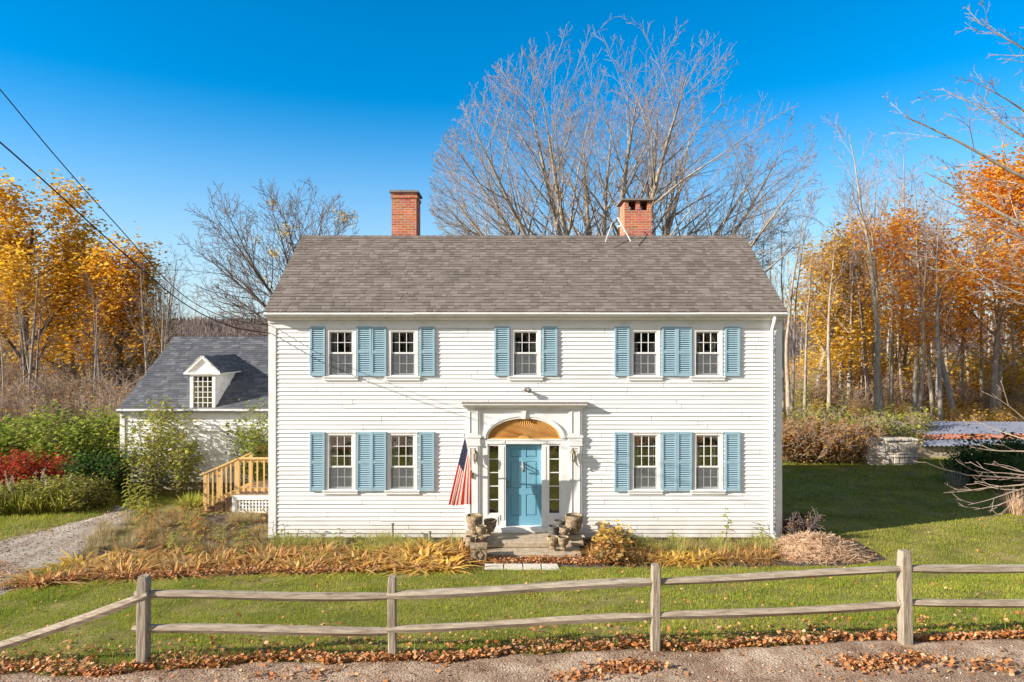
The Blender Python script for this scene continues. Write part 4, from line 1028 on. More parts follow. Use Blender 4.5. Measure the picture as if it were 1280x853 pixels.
# far hills, real relief a few hundred metres out
th = np.linspace(0, 2*math.pi, 181); rr_ = np.array([75, 110, 160, 230, 320, 430, 560, 800, 1300, 2600.])
V_ = []
for r_ in rr_:
    h_ = np.interp(r_, [75, 110, 560, 800, 2600], [-1, 0, 24, 28, 27])*(1+.16*np.sin(th*5+1)+.10*np.sin(th*11+r_*.01))
    V_.append(np.stack([r_*np.cos(th), r_*np.sin(th), h_], 1))
V_ = np.concatenate(V_); idx = np.arange(len(V_)).reshape(len(rr_), 181)
F_ = np.stack([idx[:-1, :-1].ravel(), idx[1:, :-1].ravel(), idx[1:, 1:].ravel(), idx[:-1, 1:].ravel()], 1)
o = np_obj('hills', V_, F_, M['hill'], smooth=True); tag(o, 'low bare wooded hills on the horizon', 'hills', kind='structure')
def hillz(x, y):
    r_ = np.hypot(x, y); th_ = np.arctan2(y, x); return np.interp(r_, [75, 110, 560, 800, 2600], [-1, 0, 24, 28, 27])*(1+.16*np.sin(th_*5+1)+.10*np.sin(th_*11+r_*.01))

# ================================================================== GRASS, LEAVES, PEBBLES
nr = np.random.default_rng(3)
def blades(x, y, h, w_, lean=.6):
    n = len(x); a = nr.uniform(0, 2*np.pi, n); z = zg(x, y); l = nr.uniform(.1, lean, n); b_ = nr.uniform(0, 2*np.pi, n)
    dx, dy_ = np.cos(a)*w_/2, np.sin(a)*w_/2
    V = np.empty((n, 3, 3)); V[:, 0] = np.stack([x-dx, y-dy_, z-.005], 1); V[:, 1] = np.stack([x+dx, y+dy_, z-.005], 1); V[:, 2] = np.stack([x+np.cos(b_)*h*l, y+np.sin(b_)*h*l, z+h*np.sqrt(1-np.clip(l, 0, .95)**2)], 1)
    return V.reshape(-1, 3)
def lawnmask(x, y):
    ok = (y > dirtedge(x)+.05) & ~((y > bedfront(x)-.02) & (y < .2) & (x > -10.1) & (x < 8.6)) & ~drv(x, y)
    ok &= ~((y > -.1) & (y < 6) & (x > HX0-.1) & (x < HX1+.1)) & ~((x < -6) & (x > -10.2) & (y > -2.7)) 
    return ok
parts_ = []
def worn(x, y):     # thin, trodden spots, more of them near the road
    q = np.sin(x*1.9+np.sin(y*2.7+1)*1.3)+np.sin(y*3.3+np.sin(x*1.1)*1.7)+.7*np.sin(x*5.1-y*4.3)+.5*np.sin(x*9.7+y*7.9)
    return np.clip((q-.75)*.55+np.clip((-y-6.8)/1.8, 0, 1)*.35, 0, .86)
def patch(x0, x1, y0, y1, dens, h0, h1, w_, lean=.7):
    n = int((x1-x0)*(y1-y0)*dens); x = nr.uniform(x0, x1, n); y = nr.uniform(y0, y1, n); m_ = lawnmask(x, y) & (nr.random(n) > worn(x, y)); x, y = x[m_], y[m_]
    cl = .5+.5*np.sin(x*3.1+np.sin(y*2.3)*2)*np.sin(y*3.7+np.sin(x*1.9)*2)
    h = nr.uniform(h0, h1, len(x))*(.7+.6*cl); parts_.append(blades(x, y, h, w_*nr.uniform(.7, 1.3, len(x)), lean))
patch(-10, 10, -8.9, -6, 2300, .025, .062, .008); patch(-10, 12, -6, -1.8, 1500, .025, .06, .010); patch(-13, -8, -9, -3.2, 700, .03, .08, .012)
patch(6.6, 24, -3, 4, 800, .025, .055, .015); patch(6.6, 26, 4, 12, 380, .04, .07, .026); patch(-19, -10.5, -1, 4.5, 500, .05, .12, .018)
patch(-10, 10, -8.9, -8.1, 220, .10, .22, .008)
V_ = np.concatenate(parts_); F_ = np.arange(len(V_)).reshape(-1, 3)
o = np_obj('lawn_grass', V_, F_, M['grass']); tag(o, 'short mown green grass of the lawns', 'grass', kind='stuff')
def leaf_faces(P, size, flat=.4, seed=1):
    g = np.random.default_rng(seed); n = len(P); s = size*g.uniform(.5, 1.45, n)
    a = g.uniform(0, 2*np.pi, n); t1 = g.normal(0, flat, n); t2 = g.normal(0, flat, n)
    u = np.stack([np.cos(a), np.sin(a), t1], 1); u /= np.linalg.norm(u, axis=1)[:, None]
    v = np.stack([-np.sin(a), np.cos(a), t2], 1); v -= u*(u*v).sum(1)[:, None]; v /= np.linalg.norm(v, axis=1)[:, None]
    w2 = np.cross(u, v); f_ = g.uniform(-.25, .35, n)[:, None]*s[:, None]
    V = np.empty((n, 4, 3)); V[:, 0] = P-u*s[:, None]*.5; V[:, 1] = P+v*s[:, None]*.42+w2*f_; V[:, 2] = P+u*s[:, None]*.55; V[:, 3] = P-v*s[:, None]*.42+w2*f_
    return V.reshape(-1, 3)
LP = []
def scatter(n, xf, yf, zoff=.02, hmax=.05):
    x = xf(n); y = yf(x, n); z = zg(x, y)+zoff+nr.uniform(0, hmax, n); LP.append(np.stack([x, y, z], 1))
U = lambda a, b_: (lambda n: nr.uniform(a, b_, n))
band = lambda x: np.clip(.6+.75*np.sin(x*1.3+.5)*np.sin(x*.47+2)+.4*np.sin(x*4.1), .12, 1.6)
scatter(9000, U(-9.5, 11), lambda x, n: dirtedge(x)+.06+np.abs(nr.normal(0, .22, n))*band(x)-nr.uniform(0, .12, n), .01, .09)
scatter(2500, U(-9.5, 11), lambda x, n: dirtedge(x)+.15+np.abs(nr.normal(0, .55, n)), .02, .04)
scatter(700, U(-10, 12), lambda x, n: nr.uniform(-8.3, -2.2, n), .03, .03)
scatter(350, U(7, 20), lambda x, n: nr.uniform(-3, 10, n), .03, .03)
for cx, cy, n_, s_ in ((1.35, -8.98, 500, .2), (.8, -9.15, 160, .2), (4.2, -9.1, 420, .25), (4.7, -9.0, 200, .2), (-2.6, -8.95, 60, .3), (5.4, -9.2, 150, .3)):
    scatter(n_, lambda n, c=cx, s=s_: nr.normal(c, s, n), lambda x, n, c=cy, s=s_: nr.normal(c, s*.35, n), .03, .05)
scatter(420, U(-10, 11), lambda x, n: nr.uniform(-9.6, -8.6, n), .03, .01)
scatter(6500, U(-9.5, -1.0), lambda x, n: bedfront(x)+np.abs(nr.normal(0, 1, n))*.8, .03, .09)
scatter(1300, U(-9.3, -6.8), lambda x, n: bedfront(x)+np.abs(nr.normal(0, 1, n))*.5-.1, .03, .09)
scatter(2200, U(-1.0, 2.6), lambda x, n: bedfront(x)+.1+nr.uniform(0, 1, n)**1.2*.75, .03, .07)
scatter(1800, U(1.2, 8.4), lambda x, n: bedfront(x)+.2+nr.uniform(0, 1, n)*1.7, .03, .06)
scatter(600, U(-9.8, -8.3), lambda x, n: nr.uniform(2.2, 5, n), .03, .06)
scatter(900, U(-13.2, -9.4), lambda x, n: np.where(nr.random(n) < .7, np.interp(x, [-13.2, -9.4], [-1.2, -3.5])+nr.normal(0, .4, n), nr.uniform(-5, 3, n)), .04, .02)
P_ = np.concatenate(LP)
keep = ~((P_[:, 1] > -1.5) & (P_[:, 0] > X(603)) & (P_[:, 0] < X(728)) & (P_[:, 2] < .2)) & (P_[:, 1] < 12) & ~((P_[:, 1] > -.02) & (P_[:, 0] > HX0) & (P_[:, 0] < HX1))
P_ = P_[keep]; V_ = leaf_faces(P_, .052, .55, 2)
o = np_obj('fallen_leaves', V_, np.arange(len(V_)).reshape(-1, 4), M['litter']); tag(o, 'fallen orange and brown leaves on lawn edge, dirt and bed', 'leaves', kind='stuff')
x = nr.uniform(-10, 11, 5000); y = np.minimum(dirtedge(x)-.05, -8.7)-nr.uniform(0, 1, 5000)**1.3*1.1; P_ = np.stack([x, y, zg(x, y)+.028], 1)
V_ = leaf_faces(P_, .022, .8, 5); o = np_obj('pebbles', V_, np.arange(len(V_)).reshape(-1, 4), M['stone_bits']); tag(o, 'small pebbles and chips on the dirt shoulder', 'gravel', kind='stuff')
n_ = 5200; x = nr.uniform(-10, 11, n_); y = np.minimum(dirtedge(x)-.02, -8.62)-nr.uniform(0, 1, n_)*1.2; z = zg(x, y)+.03; a = nr.uniform(0, 6.28, n_); l = nr.uniform(.04, .16, n_)
V_ = np.empty((n_, 3, 3)); V_[:, 0] = np.stack([x, y, z], 1); V_[:, 1] = np.stack([x-np.sin(a)*.006, y+np.cos(a)*.006, z], 1); V_[:, 2] = np.stack([x+np.cos(a)*l, y+np.sin(a)*l, z+nr.uniform(0, .03, n_)], 1)
o = np_obj('dry_stalks', V_.reshape(-1, 3), np.arange(n_*3).reshape(-1, 3), M['straw']); tag(o, 'dead grass stalks strewn over the dirt shoulder', 'stalks', kind='stuff')

n_ = 14000; y = nr.uniform(-8.6, 3.4, n_); x = nr.uniform(-14.5, -9.4, n_); k_ = drv(x, y); x, y = x[k_], y[k_]; P_ = np.stack([x, y, zg(x, y)+.036], 1)
V_ = leaf_faces(P_, .035, .8, 8); o = np_obj('gravel_chips', V_, np.arange(len(V_)).reshape(-1, 4), M['stone_bits']); tag(o, 'loose gravel chips on the driveway', 'gravel', kind='stuff')
# ================================================================== TREES AND SHRUBS
def rot_about(v, axis, ang):
    c, s = math.cos(ang), math.sin(ang); ax, ay, az = axis; x, y, z = v; d = ax*x+ay*y+az*z
    return (x*c+(ay*z-az*y)*s+ax*d*(1-c), y*c+(az*x-ax*z)*s+ay*d*(1-c), z*c+(ax*y-ay*x)*s+az*d*(1-c))
def nrm(v):
    l = math.sqrt(v[0]*v[0]+v[1]*v[1]+v[2]*v[2]) or 1; return (v[0]/l, v[1]/l, v[2]/l)
def perp(d):
    a = (0, 0, 1) if abs(d[2]) < .9 else (1, 0, 0)
    return nrm((d[1]*a[2]-d[2]*a[1], d[2]*a[0]-d[0]*a[2], d[0]*a[1]-d[1]*a[0]))
def grow(g, out, p, d, L, r, lv, P):
    """P: per level lists: seg, wob, trop, nch, start, ang, lr, rr"""
    if 'env' in P: L = min(L, P['env'](p, d)*g.uniform(.90, 1.04))
    ns = P['seg'][lv]; wb = P['wob'][lv]; tr_ = P['trop'][lv]; tip = P['tip'][lv]
    pts = [p]; rad = [r]; dirs = [d]
    for i in range(ns):
        d = nrm((d[0]+g.gauss(0, wb), d[1]+g.gauss(0, wb), d[2]+g.gauss(0, wb)+tr_))
        p = (p[0]+d[0]*L/ns, p[1]+d[1]*L/ns, p[2]+d[2]*L/ns); pts.append(p); dirs.append(d)
        rad.append(max(r*(1-(1-tip)*((i+1)/ns)), P['rmin']))
    out.append((lv, pts, rad))
    if lv+1 >= len(P['seg']): return
    n = P['nch'][lv]; n = max(0, int(round(n*g.uniform(.8, 1.2)))); az = g.uniform(0, 6.28); s0 = P['start'][lv]
    for k in range(n):
        t = s0+(1-s0)*((k+g.uniform(.1, .9))/n); t = min(t, .985); f = t*ns; i = min(int(f), ns-1); f -= i
        q = tuple(pts[i][j]*(1-f)+pts[i+1][j]*f for j in range(3)); dd = dirs[i+1]
        az += 2.4+g.uniform(-.5, .5)
        a = P['ang'][lv]*g.uniform(.7, 1.3); ax = rot_about(perp(dd), dd, az); nd = rot_about(dd, ax, a)
        rl = rad[i]*(1-f)+rad[i+1]*f
        grow(g, out, q, nd, L*P['lr'][lv]*g.uniform(.7, 1.2)*(1-P['fall'][lv]*(t-s0)/(1-s0+1e-6)), max(rl*P['rr'][lv]*g.uniform(.75, 1.05), P['rmin']), lv+1, P)
def tubes_np(polys, sides):
    """vectorised 3d tubes; polys: list of (pts, rad) -> V, F"""
    by = {}
    for pts, rad in polys: by.setdefault(len(pts), []).append((pts, rad))
    Vs, Fs, off = [], [], 0
    for n, lst in by.items():
        A = np.array([q[0] for q in lst], float); Rr = np.array([q[1] for q in lst], float)
        T = np.gradient(A, axis=1); T /= np.linalg.norm(T, axis=2, keepdims=True)+1e-9
        md = A[:, -1]-A[:, 0]; md /= np.linalg.norm(md, axis=1, keepdims=True)+1e-9
        ref = np.where(np.abs(md[:, 2:3]) < .8, np.array([[0, 0, 1.]]), np.array([[1., 0, 0]]))[:, None, :]
        S = np.cross(T, ref); S /= np.linalg.norm(S, axis=2, keepdims=True)+1e-9; W = np.cross(T, S)
        an = 2*np.pi*np.arange(sides)/sides
        ring = A[:, :, None, :]+(S[:, :, None, :]*np.cos(an)[None, None, :, None]+W[:, :, None, :]*np.sin(an)[None, None, :, None])*Rr[:, :, None, None]
        m = len(lst); V = ring.reshape(-1, 3)
        base = (np.arange(m)[:, None, None]*n+np.arange(n-1)[None, :, None])*sides+np.arange(sides)[None, None, :]
        nxt = (np.arange(m)[:, None, None]*n+np.arange(n-1)[None, :, None])*sides+((np.arange(sides)+1) % sides)[None, None, :]
        F = np.stack([base, nxt, nxt+sides, base+sides], -1).reshape(-1, 4)
        Vs.append(V); Fs.append(F+off); off += len(V)
    return np.concatenate(Vs), np.concatenate(Fs)
def wood(polys, m, name, parent, sides): 
    if not polys: return None
    V, F = tubes_np(polys, sides); return np_obj(name, V, F, m, parent, smooth=True)
def leaf_cloud(out, lv_min, n, size, g, spread=.3, flat=.5, tmin=.25, seed=1, zmin=None, keep=None):
    tips = [(pts, rad) for lv, pts, rad in out if lv >= lv_min]
    P = np.empty((n, 3)); k = 0
    while k < n:
        pts, _ = tips[g.randrange(len(tips))]; t = g.uniform(tmin, 1)*(len(pts)-1); i = min(int(t), len(pts)-2); f = t-i
        q = [pts[i][j]*(1-f)+pts[i+1][j]*f+g.gauss(0, spread) for j in range(3)]
        if zmin is not None and q[2] < zmin+g.gauss(0, .6): 
            if g.random() < .93: continue
        if keep and not keep(q): continue
        P[k] = q; k += 1
    return leaf_faces(P, size, flat, seed)
def place(o, px, y, ground=None):
    x = X(px, y); o.location = (x, y, zgf(x, y)-.05 if ground is None else ground); return o
def bare_tree(label, seed, P, L, r, bark, twig, cat='tree', group=None, name='bare_tree', d0=(0, 0, 1), tw_lv=2, stems=None):
    g = random.Random(seed); out = []
    if stems:
        for (p, d, l, rr) in stems: grow(g, out, p, nrm(d), l, rr, 0, P)
    else: grow(g, out, (0, 0, 0), nrm(d0), L, r, 0, P)
    root = empty(name, (0, 0, 0), label, cat, group)
    wood([(p, q) for lv, p, q in out if lv < tw_lv], bark, 'trunk', root, 7)
    wood([(p, q) for lv, p, q in out if lv >= tw_lv], twig, 'branches', root, 3)
    return root, out

# --- the big many-stemmed maple behind the house
g = random.Random(21)
stems = []
for i_ in range(23):
    q_ = (i_-11)/11; a_ = q_*R(60)+g.uniform(-.05, .05); dy_ = g.uniform(-.32, .32)
    stems.append(((q_*3.1, dy_*1.5, 6.6-2.6*abs(q_) if i_ % 2 else 4.5), (math.sin(a_), dy_, math.cos(a_)), 20, .25-.11*abs(q_)))
for sx_, sz_, a_ in ((-3.2, 8.0, -74), (3.4, 8.2, 76), (-2.6, 8.6, -66), (3.0, 8.8, 66), (-3.0, 7.6, -86), (3.2, 7.4, 84)):
    stems.append(((sx_, g.uniform(-.4, .4), sz_), (math.sin(R(a_)), g.uniform(-.2, .2), math.cos(R(a_))), 20, .06))
def dome(p, d):          # distance from p along d to the rounded outline of the crown
    cx_, cz_, ra, rb = 0.1, 11.9, 8.7, 8.1
    ox, oy, oz = (p[0]-cx_)/ra, p[1]/ra, (p[2]-cz_)/(rb if p[2]+d[2]*3 > cz_ else 5.0); ux, uy, uz = d[0]/ra, d[1]/ra, d[2]/(rb if p[2]+d[2]*3 > cz_ else 5.0)
    A = ux*ux+uy*uy+uz*uz; Bq = ox*ux+oy*uy+oz*uz; Cq = ox*ox+oy*oy+oz*oz-1; D = Bq*Bq-A*Cq
    return max(.25, (-Bq+math.sqrt(D))/A) if D > 0 else .25
P = dict(seg=[14, 9, 6, 4], wob=[.022, .045, .07, .09], trop=[.006, .022, .03, .03], tip=[.07, .10, .2, .4], nch=[15, 9, 5], start=[.25, .12, .12], ang=[.64, .56, .55], lr=[.50, .42, .42], fall=[.36, .45, .4], rr=[.46, .5, .6], rmin=.0062, env=dome)
big, outb = bare_tree('huge leafless many-stemmed maple spreading behind the house roof between the chimneys', 21, P, 0, 0, M['bark_pale'], M['twig_pale'], name='maple_tree', stems=stems, tw_lv=2)
m = MB(); m.tube([(0, 0, -.3), (0, 0, 2.5), (.1, 0, 5.2)], [.75, .6, .5], 12)
for q_ in (-2.2, -1.1, 1.2, 2.3): m.tube([(0, 0, 1.5), (q_*.55, 0, 3.4), (q_, 0, 5.2)], [.45, .34, .24], 9)
m.build('bole', M['bark_pale'], big)
place(big, 770, 14.5); big.scale = (1, 1, .955)

# --- leafless tree behind the left end of the house
def dome2(p, d):
    ox, oy, oz = (p[0]+1.5)/4.7, p[1]/4.4, (p[2]-8.0)/(4.3 if p[2]+d[2]*2 > 8 else 3.4); ux, uy, uz = d[0]/4.7, d[1]/4.4, d[2]/(4.3 if p[2]+d[2]*2 > 8 else 3.4)
    A = ux*ux+uy*uy+uz*uz; Bq = ox*ux+oy*uy+oz*uz; Cq = ox*ox+oy*oy+oz*oz-1; D = Bq*Bq-A*Cq
    return max(.25, (-Bq+math.sqrt(D))/A) if D > 0 else .25
g = random.Random(33); stems = [((0, 0, -.2), (-.1, 0, 1), 6.0, .26)]
for i_, a_ in enumerate((-82, -74, -64, -56, -46, -38, -28, -18, -8, 3, 14, 26, 40)):
    stems.append(((g.uniform(-.2, .2)-.35, g.uniform(-.2, .2), 4.6+.35*(i_ % 3)), (math.sin(R(a_)), g.uniform(-.3, .3), math.cos(R(a_))), 20, .09))
P2 = dict(seg=[11, 8, 6, 4], wob=[.05, .09, .12, .13], trop=[.022, .03, .04, .04], tip=[.10, .18, .3, .4], nch=[12, 8, 4], start=[.22, .12, .12], ang=[.58, .6, .62], lr=[.46, .44, .45], fall=[.4, .4, .4], rr=[.5, .5, .6], rmin=.0075, env=dome2)
lt, outl = bare_tree('spreading leafless tree with a few clinging leaves behind the left end of the house', 33, P2, 0, 0, M['bark_dark'], M['twig_dark'], name='bare_tree', stems=stems)
gl_ = random.Random(4); tips = [p for lv, p, _ in outl if lv == 2]; gl_.shuffle(tips); LPs = []
for p in tips[:11]:
    for _ in range(26): LPs.append([p[-1][j]+gl_.gauss(0, .16) for j in range(3)])
V_ = leaf_faces(np.array(LPs), .13, .6, 3); np_obj('leaves', V_, np.arange(len(V_)).reshape(-1, 4), M['l_gold'], lt)
place(lt, 388, 13.0)

# --- slim trees of the woods: four bare kinds, copied
PS = dict(seg=[11, 6, 4, 3], wob=[.035, .09, .12, .12], trop=[.02, .06, .05, .05], tip=[.10, .2, .3, .5], nch=[15, 7, 4], start=[.36, .2, .2], ang=[.62, .6, .6], lr=[.24, .40, .45], fall=[.55, .4, .4], rr=[.42, .5, .6], rmin=.007)
PB = dict(PS); PB['nch'] = [12, 7, 4]; PB['start'] = [.45, .2, .2]
RWOOD = 'slim bare trees of the right woods'; LWOOD = 'slim bare trees of the left woods'
LR_ = 'slim leafless tree among the woods right of the house'; LL_ = 'slim leafless tree among the woods left of the house'
slim = []
for i in range(5):
    t_, _ = bare_tree(LR_, 50+i, PS if i % 2 else PB, 13.5+i*.6, .13+.012*i, M['bark_grey'] if i in (1, 3) else M['bark_pale'], M['twig_pale'] if i % 2 == 0 else M['twig_dark'], name='slim_tree')
    slim.append(t_)
wr = random.Random(77)
used = set()
def put_slim(k, px, y, s, rz, label, group, zs=1.0, ground=None):
    o = slim[k] if k not in used else copy_tree(slim[k]); used.add(k)
    place(o, px, y, ground); o.rotation_euler = (wr.uniform(-.03, .03), wr.uniform(-.03, .03), rz); o.scale = (s, s, s*zs); tag(o, label, None, group)
    return o
# prominent pale trunks on the right
front_r = [(1104, 21.5, 1.02), (1113, 22.5, .98), (1143, 21.0, .86), (1166, 20.8, .98), (1172, 24.6, .9), (1201, 24, .95), (1212, 26.4, .7), (1088, 25, .92), (990, 20.5, .80), (1006, 23, .74), (1035, 24, .8), (1130, 25, 1.0), (1155, 27, .9), (1228, 24, .8), (1250, 22, .75), (1060, 26.5, .95), (1187, 27, 1.0), (1270, 26, .8), (1098, 18.6, 1.0), (1146, 18.4, .82), (1174, 18.2, .88), (978, 19, .78), (986, 24, .86), (1048, 27, .98), (1075, 26, .95), (1092, 28, 1.08), (1120, 30, 1.1)]
for i, (px, y, s) in enumerate(front_r): put_slim((0, 2, 4, 0, 1, 2, 4, 3)[i % 8], px, y, s, wr.uniform(0, 6.28), LR_, RWOOD)
for i in range(24):
    put_slim(wr.randrange(5), wr.uniform(960, 1420), wr.uniform(31, 54), wr.uniform(.62, .98), wr.uniform(0, 6.28), LR_, RWOOD)
# left woods
for i in range(30): put_slim(wr.randrange(5), wr.uniform(-40, 225), wr.uniform(15.5, 25), wr.uniform(.44, .64), wr.uniform(0, 6.28), LL_, LWOOD)
for i in range(46): put_slim(wr.randrange(5), wr.uniform(-160, 235), wr.uniform(25, 52), wr.uniform(.40, .72), wr.uniform(0, 6.28), LL_, LWOOD)
for px, y, s in ((258, 34, .42), (292, 40, .46), (322, 36, .42), (240, 30, .44), (308, 46, .5), (210, 24, .62), (196, 27, .6), (275, 52, .5), (332, 50, .48), (250, 48, .5)): put_slim(wr.randrange(5), px, y, s, wr.uniform(0, 6.28), LL_, LWOOD)

# --- coloured maples
PM = dict(seg=[8, 7, 5, 3], wob=[.06, .10, .12, .14], trop=[.02, .045, .03, .02], tip=[.22, .2, .3, .5], nch=[13, 8, 5], start=[.22, .2, .2], ang=[.75, .65, .7], lr=[.50, .44, .45], fall=[.55, .4, .35], rr=[.5, .5, .55], rmin=.008)
def maple(label, seed, L, r, leaf, nleaf, size, px, y, group=None, bark='bark_dark', zmin=None, name='maple_tree', scale=(1, 1, 1), P=PM, spread=.28, second=None, rz=0, stems=None, keep=None):
    g = random.Random(seed); out = []
    for (p, d, l, rr) in (stems or [((0, 0, 0), (0, 0, 1), L, r)]): grow(g, out, p, nrm(d), l, rr, 0, P)
    root = empty(name, (0, 0, 0), label, 'tree', group)
    wood([(p, q) for lv, p, q in out if lv < 2], M[bark], 'trunk', root, 7)
    wood([(p, q) for lv, p, q in out if lv >= 2], M['twig_dark'], 'branches', root, 3)
    V = leaf_cloud(out, 2, nleaf, size, g, spread, .45, seed=seed, zmin=zmin, keep=keep)
    np_obj('crown', V, np.arange(len(V)).reshape(-1, 4), leaf, root)
    place(root, px, y); root.scale = scale; root.rotation_euler = (0, 0, rz); return root
maple('tallest yellow maple at the left edge of the photo', 101, 11.2, .30, M['l_yellow'], 15000, .20, 38, 20.5, zmin=3.0, spread=.48)
maple('amber leaved maple right of the yellow maple, dark forked trunk', 103, 8.8, .24, M['l_amber'], 9500, .19, 150, 20.0, zmin=3.0, spread=.45)
maple('yellow maple standing further back behind the left woods', 104, 9.8, .25, M['l_yellow'], 9000, .22, -20, 28, zmin=2.6, spread=.5)
maple('thin yellow maple between the two larger left maples', 105, 9.4, .2, M['l_yellow'], 7000, .2, 96, 24.5, zmin=3.4, spread=.5)
maple('bright orange maple tallest at the right edge of the photo', 111, 12.6, .20, M['l_orange'], 18000, .20, 1240, 21.0, bark='bark_grey', zmin=2.6, spread=.45)
maple('orange maple between the pale trunks, left of the brightest maple', 112, 11.0, .17, M['l_orange'], 9000, .19, 1194, 19.8, bark='bark_grey', zmin=2.6, spread=.5)
maple('golden beech tree just right of the house roof', 113, 10.4, .18, M['l_gold'], 9500, .21, 1018, 28, bark='bark_grey', zmin=1.2, spread=.5)
maple('second golden tree behind, left of the pale trunks', 114, 9.0, .2, M['l_gold'], 10000, .22, 1066, 35, bark='bark_grey', zmin=1.0, spread=.5)
maple('amber tree at the right edge behind the bright orange maple', 115, 10.6, .22, M['l_amber'], 13000, .22, 1300, 28, bark='bark_grey', zmin=1.5, spread=.5)
maple('slender amber maple behind the pale trunks, right of the golden trees', 116, 10.0, .16, M['l_amber'], 3600, .20, 1126, 30, bark='bark_grey', zmin=2.0, spread=.5)
# understory saplings with thin foliage
PU = dict(seg=[6, 5, 3], wob=[.10, .14, .16], trop=[.02, .03, .02], tip=[.25, .3, .5], nch=[11, 7], start=[.15, .2], ang=[.7, .7], lr=[.5, .45], fall=[.4, .3], rr=[.5, .6], rmin=.006)
def shrub_proto(label, name, seed, stems, H, r, leaf, nleaf, size, spread=.18, P=PU, twig='twig_brush', cone=.55, lv=1, base=.35, cat='shrub', group=None, flat=.5, tmin=.1, part='foliage'):
    g = random.Random(seed); out = []
    for i in range(stems):
        a = g.uniform(0, 6.28); q = g.uniform(0, base); t = g.uniform(0, cone)
        grow(g, out, (q*math.cos(a), q*math.sin(a), 0), nrm((t*math.cos(a), t*math.sin(a), 1)), H*g.uniform(.65, 1.1), r, 0, P)
    root = empty(name, (0, 0, 0), label, cat, group)
    wood([(p, q) for l_, p, q in out], M[twig], 'stems', root, 4)
    if nleaf:
        V = leaf_cloud(out, lv, nleaf, size, g, spread, flat, tmin, seed); V[:, 2] = np.maximum(V[:, 2], .03)
        np_obj(part, V, np.arange(len(V)).reshape(-1, 4), leaf, root)
    return root
def spread_copies(root, spots, label=None, group=None, first=True):
    for i, (px, y, s) in enumerate(spots):
        o = root if (first and i == 0) else copy_tree(root)
        place(o, px, y); o.rotation_euler = (0, 0, wr.uniform(0, 6.28)); o.scale = (s*wr.uniform(.9, 1.1), s*wr.uniform(.9, 1.1), s)
        if label: o['label'] = label
        if group: o['group'] = group
def rnd(n, x0, x1, y0, y1, s0, s1): return [(wr.uniform(x0, x1), wr.uniform(y0, y1), wr.uniform(s0, s1)) for _ in range(n)]
sp = shrub_proto('golden sapling under the bare trees of the right woods', 'sapling', 201, 3, 3.2, .028, M['l_gold'], 1000, .15, .28, cat='sapling', group='golden saplings of the right woods')
spread_copies(sp, rnd(64, 975, 1340, 25, 46, .8, 1.6)+rnd(22, 980, 1330, 17.5, 24, .35, .65))
sp = shrub_proto('green leaved sapling low among the right trunks', 'sapling', 202, 3, 2.6, .025, M['l_lime'], 800, .15, .25, cat='sapling', group='green saplings of the right woods')
spread_copies(sp, rnd(6, 985, 1320, 24, 30, .5, 1.0))
sp = shrub_proto('amber sapling under the bare trees of the left woods', 'sapling', 203, 3, 2.6, .028, M['l_amber'], 420, .15, .25, cat='sapling', group='amber saplings of the left woods')
spread_copies(sp, rnd(20, -40, 215, 19, 32, .6, 1.2))
br = shrub_proto('tangled leafless brush along the edge of the left woods', 'brush', 204, 11, 2.3, .016, M['l_rust'], 240, .10, .2, P=dict(PU, nch=[12, 9]), cone=.9, base=.7, group='leafless brush of the left woods')
spread_copies(br, rnd(44, -60, 200, 13, 24, 1.0, 1.6)+rnd(34, -150, 330, 24, 60, 1.2, 2.2))
br = shrub_proto('tangled leafless brush among the right trunks', 'brush', 205, 10, 2.5, .016, M['l_rust'], 420, .12, .2, P=dict(PU, nch=[12, 9]), cone=.8, base=.7, group='leafless brush of the right woods')
spread_copies(br, rnd(16, 975, 1330, 22, 34, .7, 1.2))
br = shrub_proto('rusty bramble between the house corner and the stone wall', 'bramble', 206, 13, 1.35, .011, M['l_rust'], 1300, .11, .12, cone=.8, base=.6, group='rusty brambles by the stone wall')
spread_copies(br, [(985, 10.9, 1.0), (998, 11.4, 1.1), (1012, 10.8, .95), (1026, 11.3, 1.05), (1040, 10.9, .95), (1054, 11.2, 1.05), (1068, 10.8, .9), (1076, 11.6, 1.0)])
br = shrub_proto('low yellow green bramble thicket behind the stone wall', 'bramble', 207, 10, 1.5, .012, M['l_lime'], 1200, .12, .16, cone=.9, base=.8, group='yellow green brambles behind the stone wall')
spread_copies(br, [(1000, 13.5, 1.0), (1030, 14, 1.15), (1060, 13.6, 1.1), (1090, 13.2, 1.05), (1118, 13.8, 1.0), (1135, 15.8, 1.05)])
br = shrub_proto('mixed dry thicket at the edge of the woods behind the tin roof', 'thicket', 208, 10, 1.6, .012, M['l_gold'], 1000, .13, .16, cone=.9, base=.8, group='thickets behind the tin roof')
spread_copies(br, rnd(12, 1130, 1340, 17.2, 20, .5, .8))

# --- left garden shrubs
s1 = shrub_proto('large bright green shrub, leftmost of the two beside the driveway', 'green_shrub', 210, 16, 2.0, .018, M['l_green'], 5200, .115, .20, cone=.75, base=.7, twig='stem'); place(s1, 52, 7.4); s1.scale = (1.3, 1.1, 1.0)
s2 = shrub_proto('large green shrub with dark underside standing left of the white wing', 'green_shrub', 211, 18, 2.15, .018, M['l_green'], 6000, .115, .20, cone=.7, base=.8, twig='stem'); place(s2, 112, 6.3); s2.scale = (1.12, 1, 1.0)
s3 = shrub_proto('dark green bush at the foot of the large shrub left of the wing', 'green_shrub', 212, 12, 1.25, .015, M['l_dkgreen'], 3600, .11, .14, cone=.7, base=.5, twig='stem'); place(s3, 126, 4.5)
s3 = shrub_proto('green shrub cut by the left edge of the photo', 'green_shrub', 213, 14, 1.9, .018, M['l_green'], 4200, .115, .20, cone=.7, base=.5, twig='stem'); place(s3, -8, 8.5)
